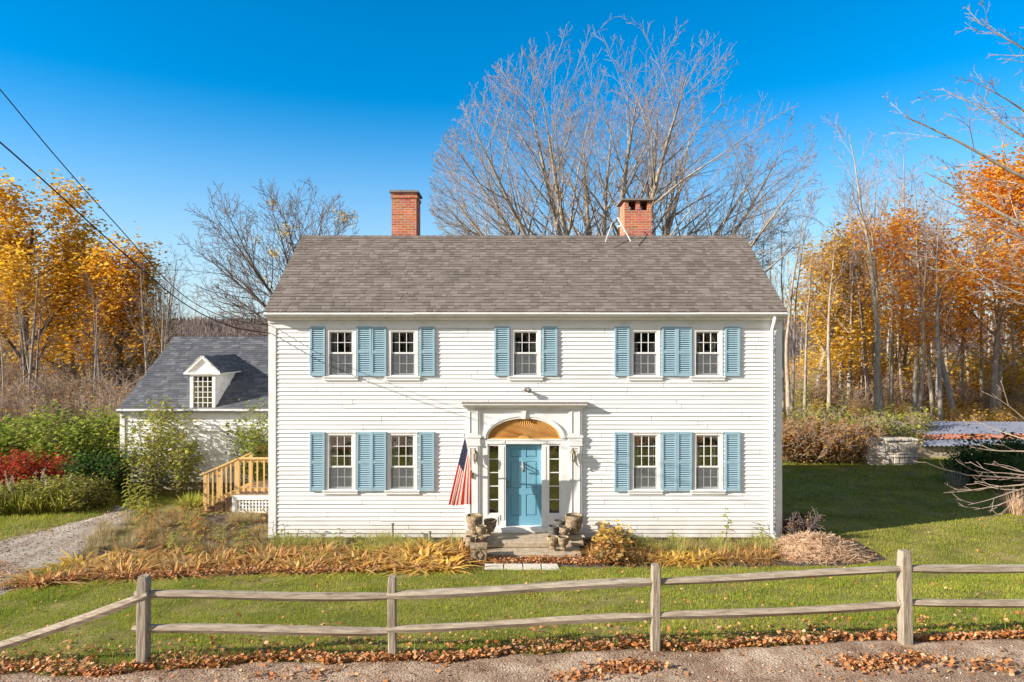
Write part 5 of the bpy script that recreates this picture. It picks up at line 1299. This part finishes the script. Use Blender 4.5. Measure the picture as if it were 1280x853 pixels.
for i, (px, y, s, lab) in enumerate(((18, 4.4, 1.0, 'crimson shrub at the left edge behind the plumed grasses'), (60, 4.6, .95, 'crimson shrub with orange tips, right one of the pair'), (-22, 4.6, .9, 'crimson shrub partly outside the left edge'))):
    s4 = shrub_proto(lab, 'red_shrub', 214+i, 13, 1.25, .012, M['l_red'], 4200, .085, .13, cone=.9, base=.45, twig='stem', group='crimson shrubs beside the driveway'); place(s4, px, y); s4.scale = (s, s, s)
# tufts and blades
def tuft(label, name, seed, n, h0, h1, w_, leaf, cat, group=None, lean=.7, base=.2, plume=0, part='blades', droop=.8, segs=4):
    g = np.random.default_rng(seed); a = g.uniform(0, 2*np.pi, n); b_ = base*np.sqrt(g.uniform(0, 1, n)); h = g.uniform(h0, h1, n); l = np.abs(g.normal(lean*.6, lean*.4, n)); ww = w_*g.uniform(.7, 1.3, n); jit = g.normal(0, .5, n)
    V = np.empty((n, segs*2+2, 3)); prof = np.sin(np.linspace(.35, np.pi-.02, segs+1))
    for k in range(segs+1):
        t_ = k/segs; rad = b_+h*l*(t_+.45*droop*t_*t_); z = h*(t_*(1-.15*l)-droop*l*.42*t_*t_*t_); z = np.maximum(z, .015)
        c_ = np.stack([rad*np.cos(a)+.04*jit*t_*h, rad*np.sin(a), z], 1); aa = a+jit*.6; s = np.stack([-np.sin(aa), np.cos(aa), 0*a+.15*jit], 1)*(ww*prof[k]/2)[:, None]
        V[:, 2*k] = c_-s; V[:, 2*k+1] = c_+s
    f_ = np.array([[2*k, 2*k+1, 2*k+3, 2*k+2] for k in range(segs)])
    F = (np.arange(n)[:, None, None]*(segs*2+2)+f_[None]).reshape(-1, 4)
    root = empty(name, (0, 0, 0), label, cat, group); np_obj(part, V.reshape(-1, 3), F, leaf, root)
    if plume:
        gg = random.Random(seed); P_ = []
        for i in range(plume):
            al = gg.uniform(0, 6.28); le = gg.uniform(.05, .4); L_ = h1*gg.uniform(.95, 1.35)
            for k in range(60):
                t_ = gg.uniform(.55, 1); P_.append((L_*t_*le*math.cos(al)+gg.gauss(0, .012), L_*t_*le*math.sin(al)+gg.gauss(0, .012), L_*t_))
        V2 = leaf_faces(np.array(P_), .035, 1.2, seed); np_obj('plumes', V2, np.arange(len(V2)).reshape(-1, 4), M['plume'], root)
    return root
GG = 'plumed grasses along the driveway'
t1 = tuft('yellow green ornamental grass with silvery plumes beside the driveway', 'ornamental_grass', 301, 420, .5, .85, .018, M['l_lime'], 'grass clump', GG, .5, .3, plume=2)
spread_copies(t1, [(0, 2.5, 1.0), (26, 2.7, 1.05), (52, 2.8, .95), (76, 2.9, 1.05), (-24, 2.4, 1.0), (12, 3.4, 1.05), (40, 3.4, 1.1), (66, 3.5, 1.05)])
t1 = shrub_proto('rounded yellow green perennial at the right end of the plumed grasses', 'perennial', 302, 26, .85, .008, M['l_lime'], 3600, .065, .09, cone=.6, base=.45, twig='stem', cat='perennial', group='yellow green perennials along the driveway')
spread_copies(t1, [(98, 3.1, .92), (113, 3.3, .85), (84, 3.2, .95), (14, 2.8, .8), (38, 3.0, .82), (60, 3.1, .84)])
# climbing shrubs in front of the wing
PV = dict(seg=[7, 5, 3], wob=[.06, .12, .16], trop=[.02, .0, -.02], tip=[.25, .3, .5], nch=[11, 6], start=[.2, .2], ang=[.75, .7], lr=[.34, .45], fall=[.4, .3], rr=[.5, .6], rmin=.005)
v = shrub_proto('tall loose shrub with yellowing leaves against the white wing wall', 'tall_shrub', 221, 11, 2.6, .016, M['l_lime'], 2100, .10, .12, P=PV, cone=.50, base=.3, twig='stem'); place(v, 192, 4.7)
v = shrub_proto('second loose shrub by the wing, right of the taller one', 'tall_shrub', 222, 8, 2.0, .014, M['l_lime'], 900, .10, .12, P=PV, cone=.55, base=.35, twig='stem'); place(v, 226, 4.9)
v = shrub_proto('leafy shrub beside the deck against the white wing', 'tall_shrub', 223, 11, 2.6, .015, M['l_green'], 2400, .10, .13, P=PV, cone=.42, base=.4, twig='stem'); place(v, 322, 5.05)
# broad leaved stalks at the end of the driveway
def stalk(label, seed, h, px, y, leafm_, group, n=24):
    g = random.Random(seed); root = empty('tall_weed', (0, 0, 0), label, 'weed', group); m = MB(); pts = [(0, 0, 0)]
    for k in range(1, 7): pts.append((pts[-1][0]+g.gauss(0, .025), pts[-1][1]+g.gauss(0, .025), h*k/6))
    m.tube(pts, [.012*(1-.1*k) for k in range(7)], 5); ob = m.build('stem', M['stem'], root)
    Q = []; F = []
    for k in range(n):
        t_ = .15+.85*k/n; f = t_*6; i = min(int(f), 5); f -= i; c_ = [pts[i][j]*(1-f)+pts[i+1][j]*f for j in range(3)]; a = k*2.4+g.uniform(-.4, .4); L_ = .26*(1.15-t_*.6)*g.uniform(.8, 1.2); w_ = L_*.34
        ca, sa = math.cos(a), math.sin(a); up = g.uniform(.0, .35); b0 = len(Q)
        for s, (rr, zz, ww) in enumerate(((.02, .0, .1), (.4, up*.4+.02, 1), (.75, up*.4-.06, .75), (1.0, up*.2-.25, .03))):
            for q in (-1, 1): Q.append((c_[0]+ca*rr*L_-sa*ww*w_/2*q, c_[1]+sa*rr*L_+ca*ww*w_/2*q, c_[2]+zz*L_))
        for s in range(3): F.append((b0+2*s, b0+2*s+1, b0+2*s+3, b0+2*s+2))
    np_obj('leaves', Q, F, leafm_, root); place(root, px, y); return root
for i, (px, h) in enumerate(((158, 1.35), (168, 1.75), (176, 1.5), (184, 1.85), (193, 1.45), (163, 1.1), (181, 1.15))):
    stalk('tall broad leaved weed stalk at the end of the driveway', 330+i, h, px, 1.9+.25*(i % 3), M['l_lime'], 'broad leaved weeds at the driveway end', 26)
stalk('single tall green weed against the house wall right of the entrance', 341, 1.0, 909, -.45, M['l_lime'], None, 16)
for i, (px, y, h) in enumerate(((356, -.5, .6), (372, -.4, .45), (425, -.5, .5), (440, -.45, .42), (345, -.6, .7), (455, -.6, .35))):
    stalk('thin leafy weed stalk against the siding left of the flag', 345+i, h, px, y, M['l_lime'], 'thin weeds against the left siding', 10)
for i, (px, y, h) in enumerate(((790, -.5, .5), (955, -.4, .55), (838, -.5, .4))):
    stalk('thin leafy weed stalk against the siding right of the entrance', 355+i, h, px, y, M['l_lime'], 'thin weeds against the right siding', 12)
# hostas in the bed: three kinds, copied
kinds = [tuft('faded yellow hosta clump in the bed left of the steps', 'hosta', 401, 90, .20, .46, .050, M['hosta'], 'hosta', 'faded hostas in the left bed', 1.7, .22, droop=1.15, part='leaves'),
         tuft('faded yellow hosta clump in the bed left of the steps', 'hosta', 402, 70, .18, .42, .060, M['hosta_y'], 'hosta', 'faded hostas in the left bed', 1.7, .2, droop=1.2, part='leaves'),
         tuft('faded yellow hosta clump in the bed left of the steps', 'hosta', 403, 130, .18, .44, .030, M['hosta'], 'hosta', 'faded hostas in the left bed', 1.5, .24, droop=1.1, part='leaves'),
         tuft('low yellowing green clump among the faded hostas left of the steps', 'hosta', 404, 90, .15, .38, .040, M['l_lime'], 'hosta', 'green hostas in the left bed', 1.5, .22, droop=1.1, part='leaves'),
         tuft('low rusty brown clump among the faded hostas left of the steps', 'hosta', 405, 110, .12, .34, .035, M['l_rust'], 'hosta', 'rusty hostas in the left bed', 1.8, .26, droop=1.1, part='leaves')]
hs_used = set()
def put_clump(k, x, y, s):
    o = kinds[k] if k not in hs_used else copy_tree(kinds[k]); hs_used.add(k); o.location = (x, y, zgf(x, y)+.01); o.rotation_euler = (wr.uniform(-.08, .08), wr.uniform(-.08, .08), wr.uniform(0, 6.28)); q_ = wr.uniform(1.0, 1.3); o.scale = (s*q_, s*q_, s*wr.uniform(.5, .85)); return o
x = -9.3
while x < -1.35:
    fy = float(bedfront(x))
    for row in range(3):
        if row == 0 and wr.random() < .2: continue
        if row == 0 and (-5.6 < x < -4.9): continue
        s = wr.uniform(.8, 1.3)*(.85 if row == 0 else 1.0); put_clump(wr.choice((0, 0, 1, 1, 2, 2, 4, 3) if row else (0, 1, 2, 4)), x+wr.uniform(-.15, .15), min(fy+.38+row*.52+wr.uniform(-.14, .14), -.55), s)
    x += wr.uniform(.33, .46)
def group_of(label, group, k, spots):
    for x, y, s in spots:
        o = copy_tree(kinds[k]); o.location = (x, y, zgf(x, y)+.01); o.rotation_euler = (0, 0, wr.uniform(0, 6.28)); o.scale = (s, s, s); tag(o, label, None, group)
group_of('low bright yellow hosta at the front of the bed right of the steps', 'yellow hostas in the right bed', 1, [(X(835, -1.8), -1.8, .7), (X(852, -1.75), -1.75, .75), (X(868, -1.8), -1.8, .8), (X(884, -1.7), -1.7, .75), (X(845, -1.55), -1.55, .7), (X(876, -1.5), -1.5, .75), (X(828, -1.6), -1.6, .6)])
group_of('small faded ochre clump scattered in the bed right of the steps', 'ochre clumps in the right bed', 2, [(X(px_, y_), y_, s_) for px_, y_, s_ in ((742, -1.3, .7), (782, -1.7, .8), (798, -1.2, .7), (806, -1.75, .75), (818, -1.2, .7), (862, -1.1, .7), (898, -1.6, .8), (912, -1.3, .75), (926, -1.65, .8), (940, -1.2, .8), (955, -1.6, .75), (968, -1.2, .7), (750, -.8, .6))])
sp = shrub_proto('yellow autumn shrub in the bed just right of the steps', 'yellow_shrub', 411, 16, .50, .008, M['hosta_y'], 620, .10, .13, cone=.95, base=.2, twig='stem'); place(sp, 762, -1.05)
sp = shrub_proto('lower yellow shrub at the lawn edge, in front of the taller one', 'yellow_shrub', 412, 14, .42, .008, M['hosta'], 600, .10, .13, cone=1.0, base=.2, twig='stem'); place(sp, 764, -1.75)
# dry meadow tufts behind the hostas and left of the house
dt = tuft('dry tan grass tuft in the weedy strip left of the house', 'grass_tuft', 421, 260, .3, .8, .009, M['drygrass'], 'grass tuft', 'dry grass tufts left of the house', .55, .25)
spread_copies(dt, [(wr.uniform(185, 338), wr.uniform(-1.6, 1.9), wr.uniform(.3, .55)) for _ in range(40)]+[(wr.uniform(112, 230), wr.uniform(-2.4, 1.2), wr.uniform(.28, .6)) for _ in range(46)]+[(wr.uniform(215, 338), wr.uniform(-1.9, 2.2), wr.uniform(.3, .55)) for _ in range(60)]+[(wr.uniform(150, 230), wr.uniform(-.6, 2.1), wr.uniform(.35, .6)) for _ in range(12)])
for i in range(30):
    stalk('dry weed stalk in the weedy strip left of the house', 600+i, wr.uniform(.45, .95), wr.uniform(170, 332), wr.uniform(-1.7, 1.8), M['l_rust'] if i % 3 else M['l_lime'], 'dry weed stalks left of the house', 14)
dt2 = tuft('tan and green grass tuft in the bed along the left siding', 'grass_tuft', 422, 170, .22, .55, .008, M['greengrass'], 'grass tuft', 'grass tufts in the left bed', .6, .2)
spread_copies(dt2, [(wr.uniform(338, 575), wr.uniform(-1.15, -.35), wr.uniform(.55, 1.0)) for _ in range(40)])
dt3 = tuft('tan and green grass tuft in the bed along the right siding', 'grass_tuft', 423, 170, .2, .5, .008, M['greengrass'], 'grass tuft', 'grass tufts in the right bed', .6, .2)
spread_copies(dt3, [(wr.uniform(778, 972), wr.uniform(-1.35, -.35), wr.uniform(.5, .95)) for _ in range(46)])
dt4 = tuft('dry tan grass tuft near the paving slabs right of the steps', 'grass_tuft', 424, 120, .15, .35, .009, M['drygrass'], 'grass tuft', 'dry tufts in the right bed', .9, .2)
spread_copies(dt4, [(wr.uniform(738, 980), wr.uniform(-1.9, -.7), wr.uniform(.6, 1.0)) for _ in range(30)])
gb = tuft('fresh green clump of leaves beside the deck stairs', 'green_clump', 425, 220, .3, .6, .03, M['l_lime'], 'plant', None, .7, .25); place(gb, 240, 3.3)
# cut straw heap at the right end of the bed, dark compost behind
def heap(name, cx, cy, rx, ry, h, m, label, cat, seed):
    g = random.Random(seed); V_ = []; F_ = []; n, k_ = 40, 12; z0 = zgf(cx, cy)
    for j in range(k_+1):
        t_ = j/k_
        for i in range(n):
            a = 6.2832*i/n; q = 1+.14*math.sin(3*a+seed)+.08*math.sin(7*a+2*seed); zz = h*math.cos(t_*math.pi/2)**1.4*(1+.12*math.sin(5*a+t_*9)); V_.append((cx+rx*t_*q*math.cos(a), cy+ry*t_*q*math.sin(a), zgf(cx+rx*t_*q*math.cos(a), cy+ry*t_*q*math.sin(a))+zz-.02+g.uniform(-.02, .02)*(1-t_)))
    for j in range(k_):
        for i in range(n): F_.append((j*n+i, j*n+(i+1) % n, (j+1)*n+(i+1) % n, (j+1)*n+i))
    root = empty(name, (cx, cy, z0), label, cat); np_obj('mound', V_, F_, m, root, (cx, cy, z0), smooth=True); return root, z0
hp, z0 = heap('straw_heap', X(1018, -1.1), -1.1, 1.15, .75, .42, M['straw'], 'heap of cut straw coloured stalks at the right end of the bed', 'heap', 3)
cx, cy = X(1018, -1.1), -1.1; n_ = 2600
a = nr.uniform(0, 6.28, n_); t_ = np.sqrt(nr.uniform(0, 1, n_)); x = cx+1.28*t_*np.cos(a); y = cy+.85*t_*np.sin(a); z = zg(x, y)+.42*np.cos(np.clip(t_, 0, 1)*np.pi/2)**1.4+.01; b_ = nr.normal(0, .9, n_)+np.where(nr.random(n_) < .5, .2, 2.9); l = nr.uniform(.12, .4, n_)
V_ = np.empty((n_, 4, 3)); d_ = np.stack([np.cos(b_), np.sin(b_), nr.normal(-.1, .22, n_)], 1); s_v = np.stack([-np.sin(b_), np.cos(b_), .3+0*b_], 1)*.006
c_ = np.stack([x, y, z+.02], 1); V_[:, 0] = c_-d_*l[:, None]*.5-s_v; V_[:, 1] = c_-d_*l[:, None]*.5+s_v; V_[:, 2] = c_+d_*l[:, None]*.5+s_v; V_[:, 3] = c_+d_*l[:, None]*.5-s_v
V_[:, :, 2] = np.maximum(V_[:, :, 2], zg(V_[:, :, 0], V_[:, :, 1])+.01)
np_obj('stalks', V_.reshape(-1, 3), np.arange(n_*4).reshape(-1, 4), M['straw'], hp, (cx, cy, z0))
hp2, _ = heap('compost_heap', X(1000, .7), .7, .62, .5, .45, M['compost'], 'dark compost heap behind the straw at the house corner', 'heap', 6)
sb = shrub_proto('dark leafless twigs standing in the compost at the house corner', 'twiggy_shrub', 431, 9, .75, .008, M['l_rust'], 120, .06, .08, cone=.6, base=.25, twig='twig_dark'); place(sb, 988, -.1)
# right edge: dark bushes, grey stems and the bare low branches
for i, (px, y, s, lab) in enumerate(((1215, 6.6, 1.0, 'dark green bush behind the bare low branches, leftmost at the right edge'), (1248, 5.6, 1.2, 'dark green bush in the middle behind the bare low branches'), (1290, 6.2, 1.3, 'dark green bush cut by the right edge of the photo'))):
    b_ = shrub_proto(lab, 'dark_bush', 440+i, 13, 1.15, .012, M['l_dkgreen'], 3200, .10, .13, cone=.8, base=.45, twig='stem', group='dark bushes at the right edge'); place(b_, px, y); b_.scale = (s, s, s)
b_ = tuft('grey green lavender clump at the left foot of the dark bushes', 'lavender', 445, 200, .5, .9, .010, M['plume'], 'plant', None, .35, .3); place(b_, 1197, 6.3)
b_ = tuft('rusty dry grass clump at the right edge below the bare branches', 'dry_clump', 446, 260, .5, .95, .014, M['straw'], 'grass clump', None, .5, .3); place(b_, 1272, 2.6)
PL = dict(seg=[9, 6, 4], wob=[.06, .09, .12], trop=[.02, .05, .04], tip=[.2, .25, .4], nch=[3, 2], start=[.4, .25], ang=[.5, .55], lr=[.34, .42], fall=[.4, .3], rr=[.55, .6], rmin=.006)
bx, by = X(1325, 0), 0.0; bz = Z(560, 0)
stems = []
for (ex, ey, dyy) in ((1166, 606, -.4), (1180, 618, .2), (1210, 592, .3), (1232, 634, -.6), (1196, 630, -.2), (1222, 580, .5), (1240, 600, -.3), (1205, 560, .8), (1216, 520, .9), (1236, 480, .4)):
    e_ = (X(ex, dyy)-bx, dyy, Z(ey, dyy)-zgf(bx, by)); s_ = (0, 0, 1.6 if ey > 570 else 2.2); d = (e_[0]-s_[0], e_[1]-s_[1], e_[2]-s_[2]); L_ = math.sqrt(sum(q*q for q in d)); stems.append((s_, nrm((d[0]/L_, d[1]/L_, d[2]/L_-.10)), L_*.97, .028))
lowb, _ = bare_tree('low leafless branches arching in from the right edge above the lawn', 61, PL, 0, 0, M['twig_pale'], M['twig_pale'], name='bare_shrub', stems=stems, tw_lv=2, cat='shrub')
lowb.location = (bx, by, zgf(bx, by))
m = MB(); m.tube([(bx+.3, by+.1, zgf(bx, by)-.1), (bx+.1, by, zgf(bx, by)+.8), (bx, by, zgf(bx, by)+1.65), (bx+.05, by, zgf(bx, by)+2.4)], [.09, .075, .06, .04], 8); m.build('stump', M['bark_grey'], lowb)
# near tree outside the right edge reaching in with bare limbs
ny = -1.5; nxx = X(1420, ny); n0 = zgf(nxx, ny)
stems = [((0, 0, 0), (.05, 0, 1), 13.0, .26)]
for (ex, ey, zz, dy_, rr) in ((1132, 168, 7.6, -.6, .075), (1160, 212, 6.6, .4, .08), (1168, 130, 8.2, .9, .05), (1178, 250, 6.0, -.9, .045), (1205, 100, 8.8, -.2, .05), (1170, 330, 5.0, .8, .03), (1222, 25, 10.4, -.3, .05), (1190, 300, 5.3, -.2, .03)):
    e_ = (X(ex, ny+dy_)-nxx, dy_, Z(ey, ny+dy_)-n0); d = (e_[0], e_[1], e_[2]-zz); L_ = math.sqrt(sum(q*q for q in d)); stems.append(((.0, 0, zz), (d[0]/L_, d[1]/L_, d[2]/L_-.04), L_, rr))
PN = dict(seg=[9, 6, 4, 3], wob=[.05, .08, .09, .09], trop=[.010, .035, .03, .02], tip=[.14, .2, .3, .5], nch=[9, 5, 3], start=[.3, .2, .2], ang=[.6, .6, .6], lr=[.30, .42, .45], fall=[.5, .4, .4], rr=[.45, .5, .6], rmin=.005)
nt_, _ = bare_tree('near leafless tree reaching in with pale limbs from the upper right edge', 66, PN, 0, 0, M['bark_pale'], M['bark_grey'], name='bare_tree', stems=stems, tw_lv=2)
nt_.location = (nxx, ny, n0)
# the far woods that read as one mass, on the hills and across the road
n_ = 46000; r_ = np.concatenate([nr.uniform(95, 520, 26000), nr.uniform(62, 110, 20000)]); th_ = nr.uniform(-.15, math.pi+.15, n_); x = r_*np.cos(th_); y = r_*np.sin(th_)+10; h = nr.uniform(2.5, 4.5, n_)*np.interp(r_, [95, 200, 520], [.55, .8, 1.0]); w_ = nr.uniform(.1, .5, n_)*np.interp(r_, [60, 95, 520], [.16, .4, 1.6]); z = hillz(x, y)-.5
a = nr.uniform(0, 6.28, n_); V_ = np.empty((n_, 3, 3)); V_[:, 0] = np.stack([x-np.cos(a)*w_, y-np.sin(a)*w_, z], 1); V_[:, 1] = np.stack([x+np.cos(a)*w_, y+np.sin(a)*w_, z], 1); V_[:, 2] = np.stack([x+nr.normal(0, .4, n_), y, z+h], 1)
o = np_obj('far_woods', V_.reshape(-1, 3), np.arange(n_*3).reshape(-1, 3), M['twig_dark']); tag(o, 'distant bare woods on the hills', 'woods', kind='stuff')
n_ = 16000; x = nr.uniform(-60, 70, n_); y = nr.uniform(-62, -46, n_); hh = 7+3*np.sin(x*.35)+2*np.sin(x*.91+1); z = zg(x, y)+hh*nr.uniform(.02, 1, n_)**.8
V_ = leaf_faces(np.stack([x, y, z], 1), .9, .7, 9); o = np_obj('far_woods', V_, np.arange(len(V_)).reshape(-1, 4), M['l_olive']); tag(o, 'autumn woods across the road, seen reflected in the window panes', 'woods', kind='stuff')

# ================================================================== LIGHT, SKY, CAMERA
EL = R(23.0); Ld = Vector((.945*math.cos(EL), .326*math.cos(EL), -math.sin(EL)))
sun = bpy.data.lights.new('sun', 'SUN'); sun.energy = 5.0; sun.angle = R(.53); sun.color = (1.0, .935, .86)
so = bpy.data.objects.new('sun', sun); COL.objects.link(so); so.rotation_euler = Ld.to_track_quat('-Z', 'Y').to_euler(); so.location = (-30, -20, 30)
wd = bpy.data.worlds.new('World'); SC.world = wd; wd.use_nodes = True; nt = wd.node_tree; nt.nodes.clear()
ow = nt.nodes.new('ShaderNodeOutputWorld'); bg = nt.nodes.new('ShaderNodeBackground'); sk = nt.nodes.new('ShaderNodeTexSky')
sk.sky_type = 'NISHITA'; sk.sun_disc = False; sk.sun_elevation = EL; sk.sun_rotation = math.atan2(-.945, -.326); sk.altitude = 300; sk.air_density = 1.0; sk.dust_density = 0; sk.ozone_density = 1.6   # deep autumn blue ahead; desaturated behind the camera to keep facade shade neutral
bg.inputs['Strength'].default_value = .13
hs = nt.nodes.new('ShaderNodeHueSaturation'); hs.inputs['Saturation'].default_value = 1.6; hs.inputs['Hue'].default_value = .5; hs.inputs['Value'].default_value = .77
tcw = nt.nodes.new('ShaderNodeTexCoord'); spw = nt.nodes.new('ShaderNodeSeparateXYZ'); nt.links.new(tcw.outputs['Generated'], spw.inputs[0])
mrw = nt.nodes.new('ShaderNodeMapRange'); mrw.interpolation_type = 'SMOOTHSTEP'; mrw.inputs[1].default_value = 0.0; mrw.inputs[2].default_value = 0.34; mrw.inputs[3].default_value = .75; mrw.inputs[4].default_value = 0
nt.links.new(spw.outputs[2], mrw.inputs[0])
mxw = nt.nodes.new('ShaderNodeMix'); mxw.data_type = 'RGBA'; mxw.inputs['B'].default_value = (1.75, 2.45, 3.3, 1)   # pale blue band of the lower sky
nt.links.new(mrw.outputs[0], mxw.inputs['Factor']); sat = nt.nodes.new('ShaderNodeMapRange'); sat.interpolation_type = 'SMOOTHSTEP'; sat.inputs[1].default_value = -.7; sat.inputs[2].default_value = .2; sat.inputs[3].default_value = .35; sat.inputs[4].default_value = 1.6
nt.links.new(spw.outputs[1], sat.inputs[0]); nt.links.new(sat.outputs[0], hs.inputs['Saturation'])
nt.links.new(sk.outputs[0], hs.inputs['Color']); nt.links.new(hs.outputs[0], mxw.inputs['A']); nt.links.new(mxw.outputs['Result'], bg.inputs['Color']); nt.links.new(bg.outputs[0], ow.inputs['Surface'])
cam = bpy.data.cameras.new('camera'); cam.lens = 24; cam.sensor_width = 36; cam.clip_start = .1; cam.clip_end = 6000
co = bpy.data.objects.new('camera', cam); COL.objects.link(co); co.location = (0, CAMY, CAMZ); co.rotation_euler = (R(90), 0, 0); SC.camera = co
SC.render.resolution_x, SC.render.resolution_y = 1024, 682
vs = SC.view_settings; vs.view_transform = 'Standard'; vs.look = 'None'; vs.gamma = 1; vs.use_curve_mapping = False; vs.exposure = 1.1
cy_ = SC.cycles; cy_.max_bounces = 8; cy_.diffuse_bounces = 3; cy_.glossy_bounces = 3; cy_.transparent_max_bounces = 10; cy_.use_denoising = True
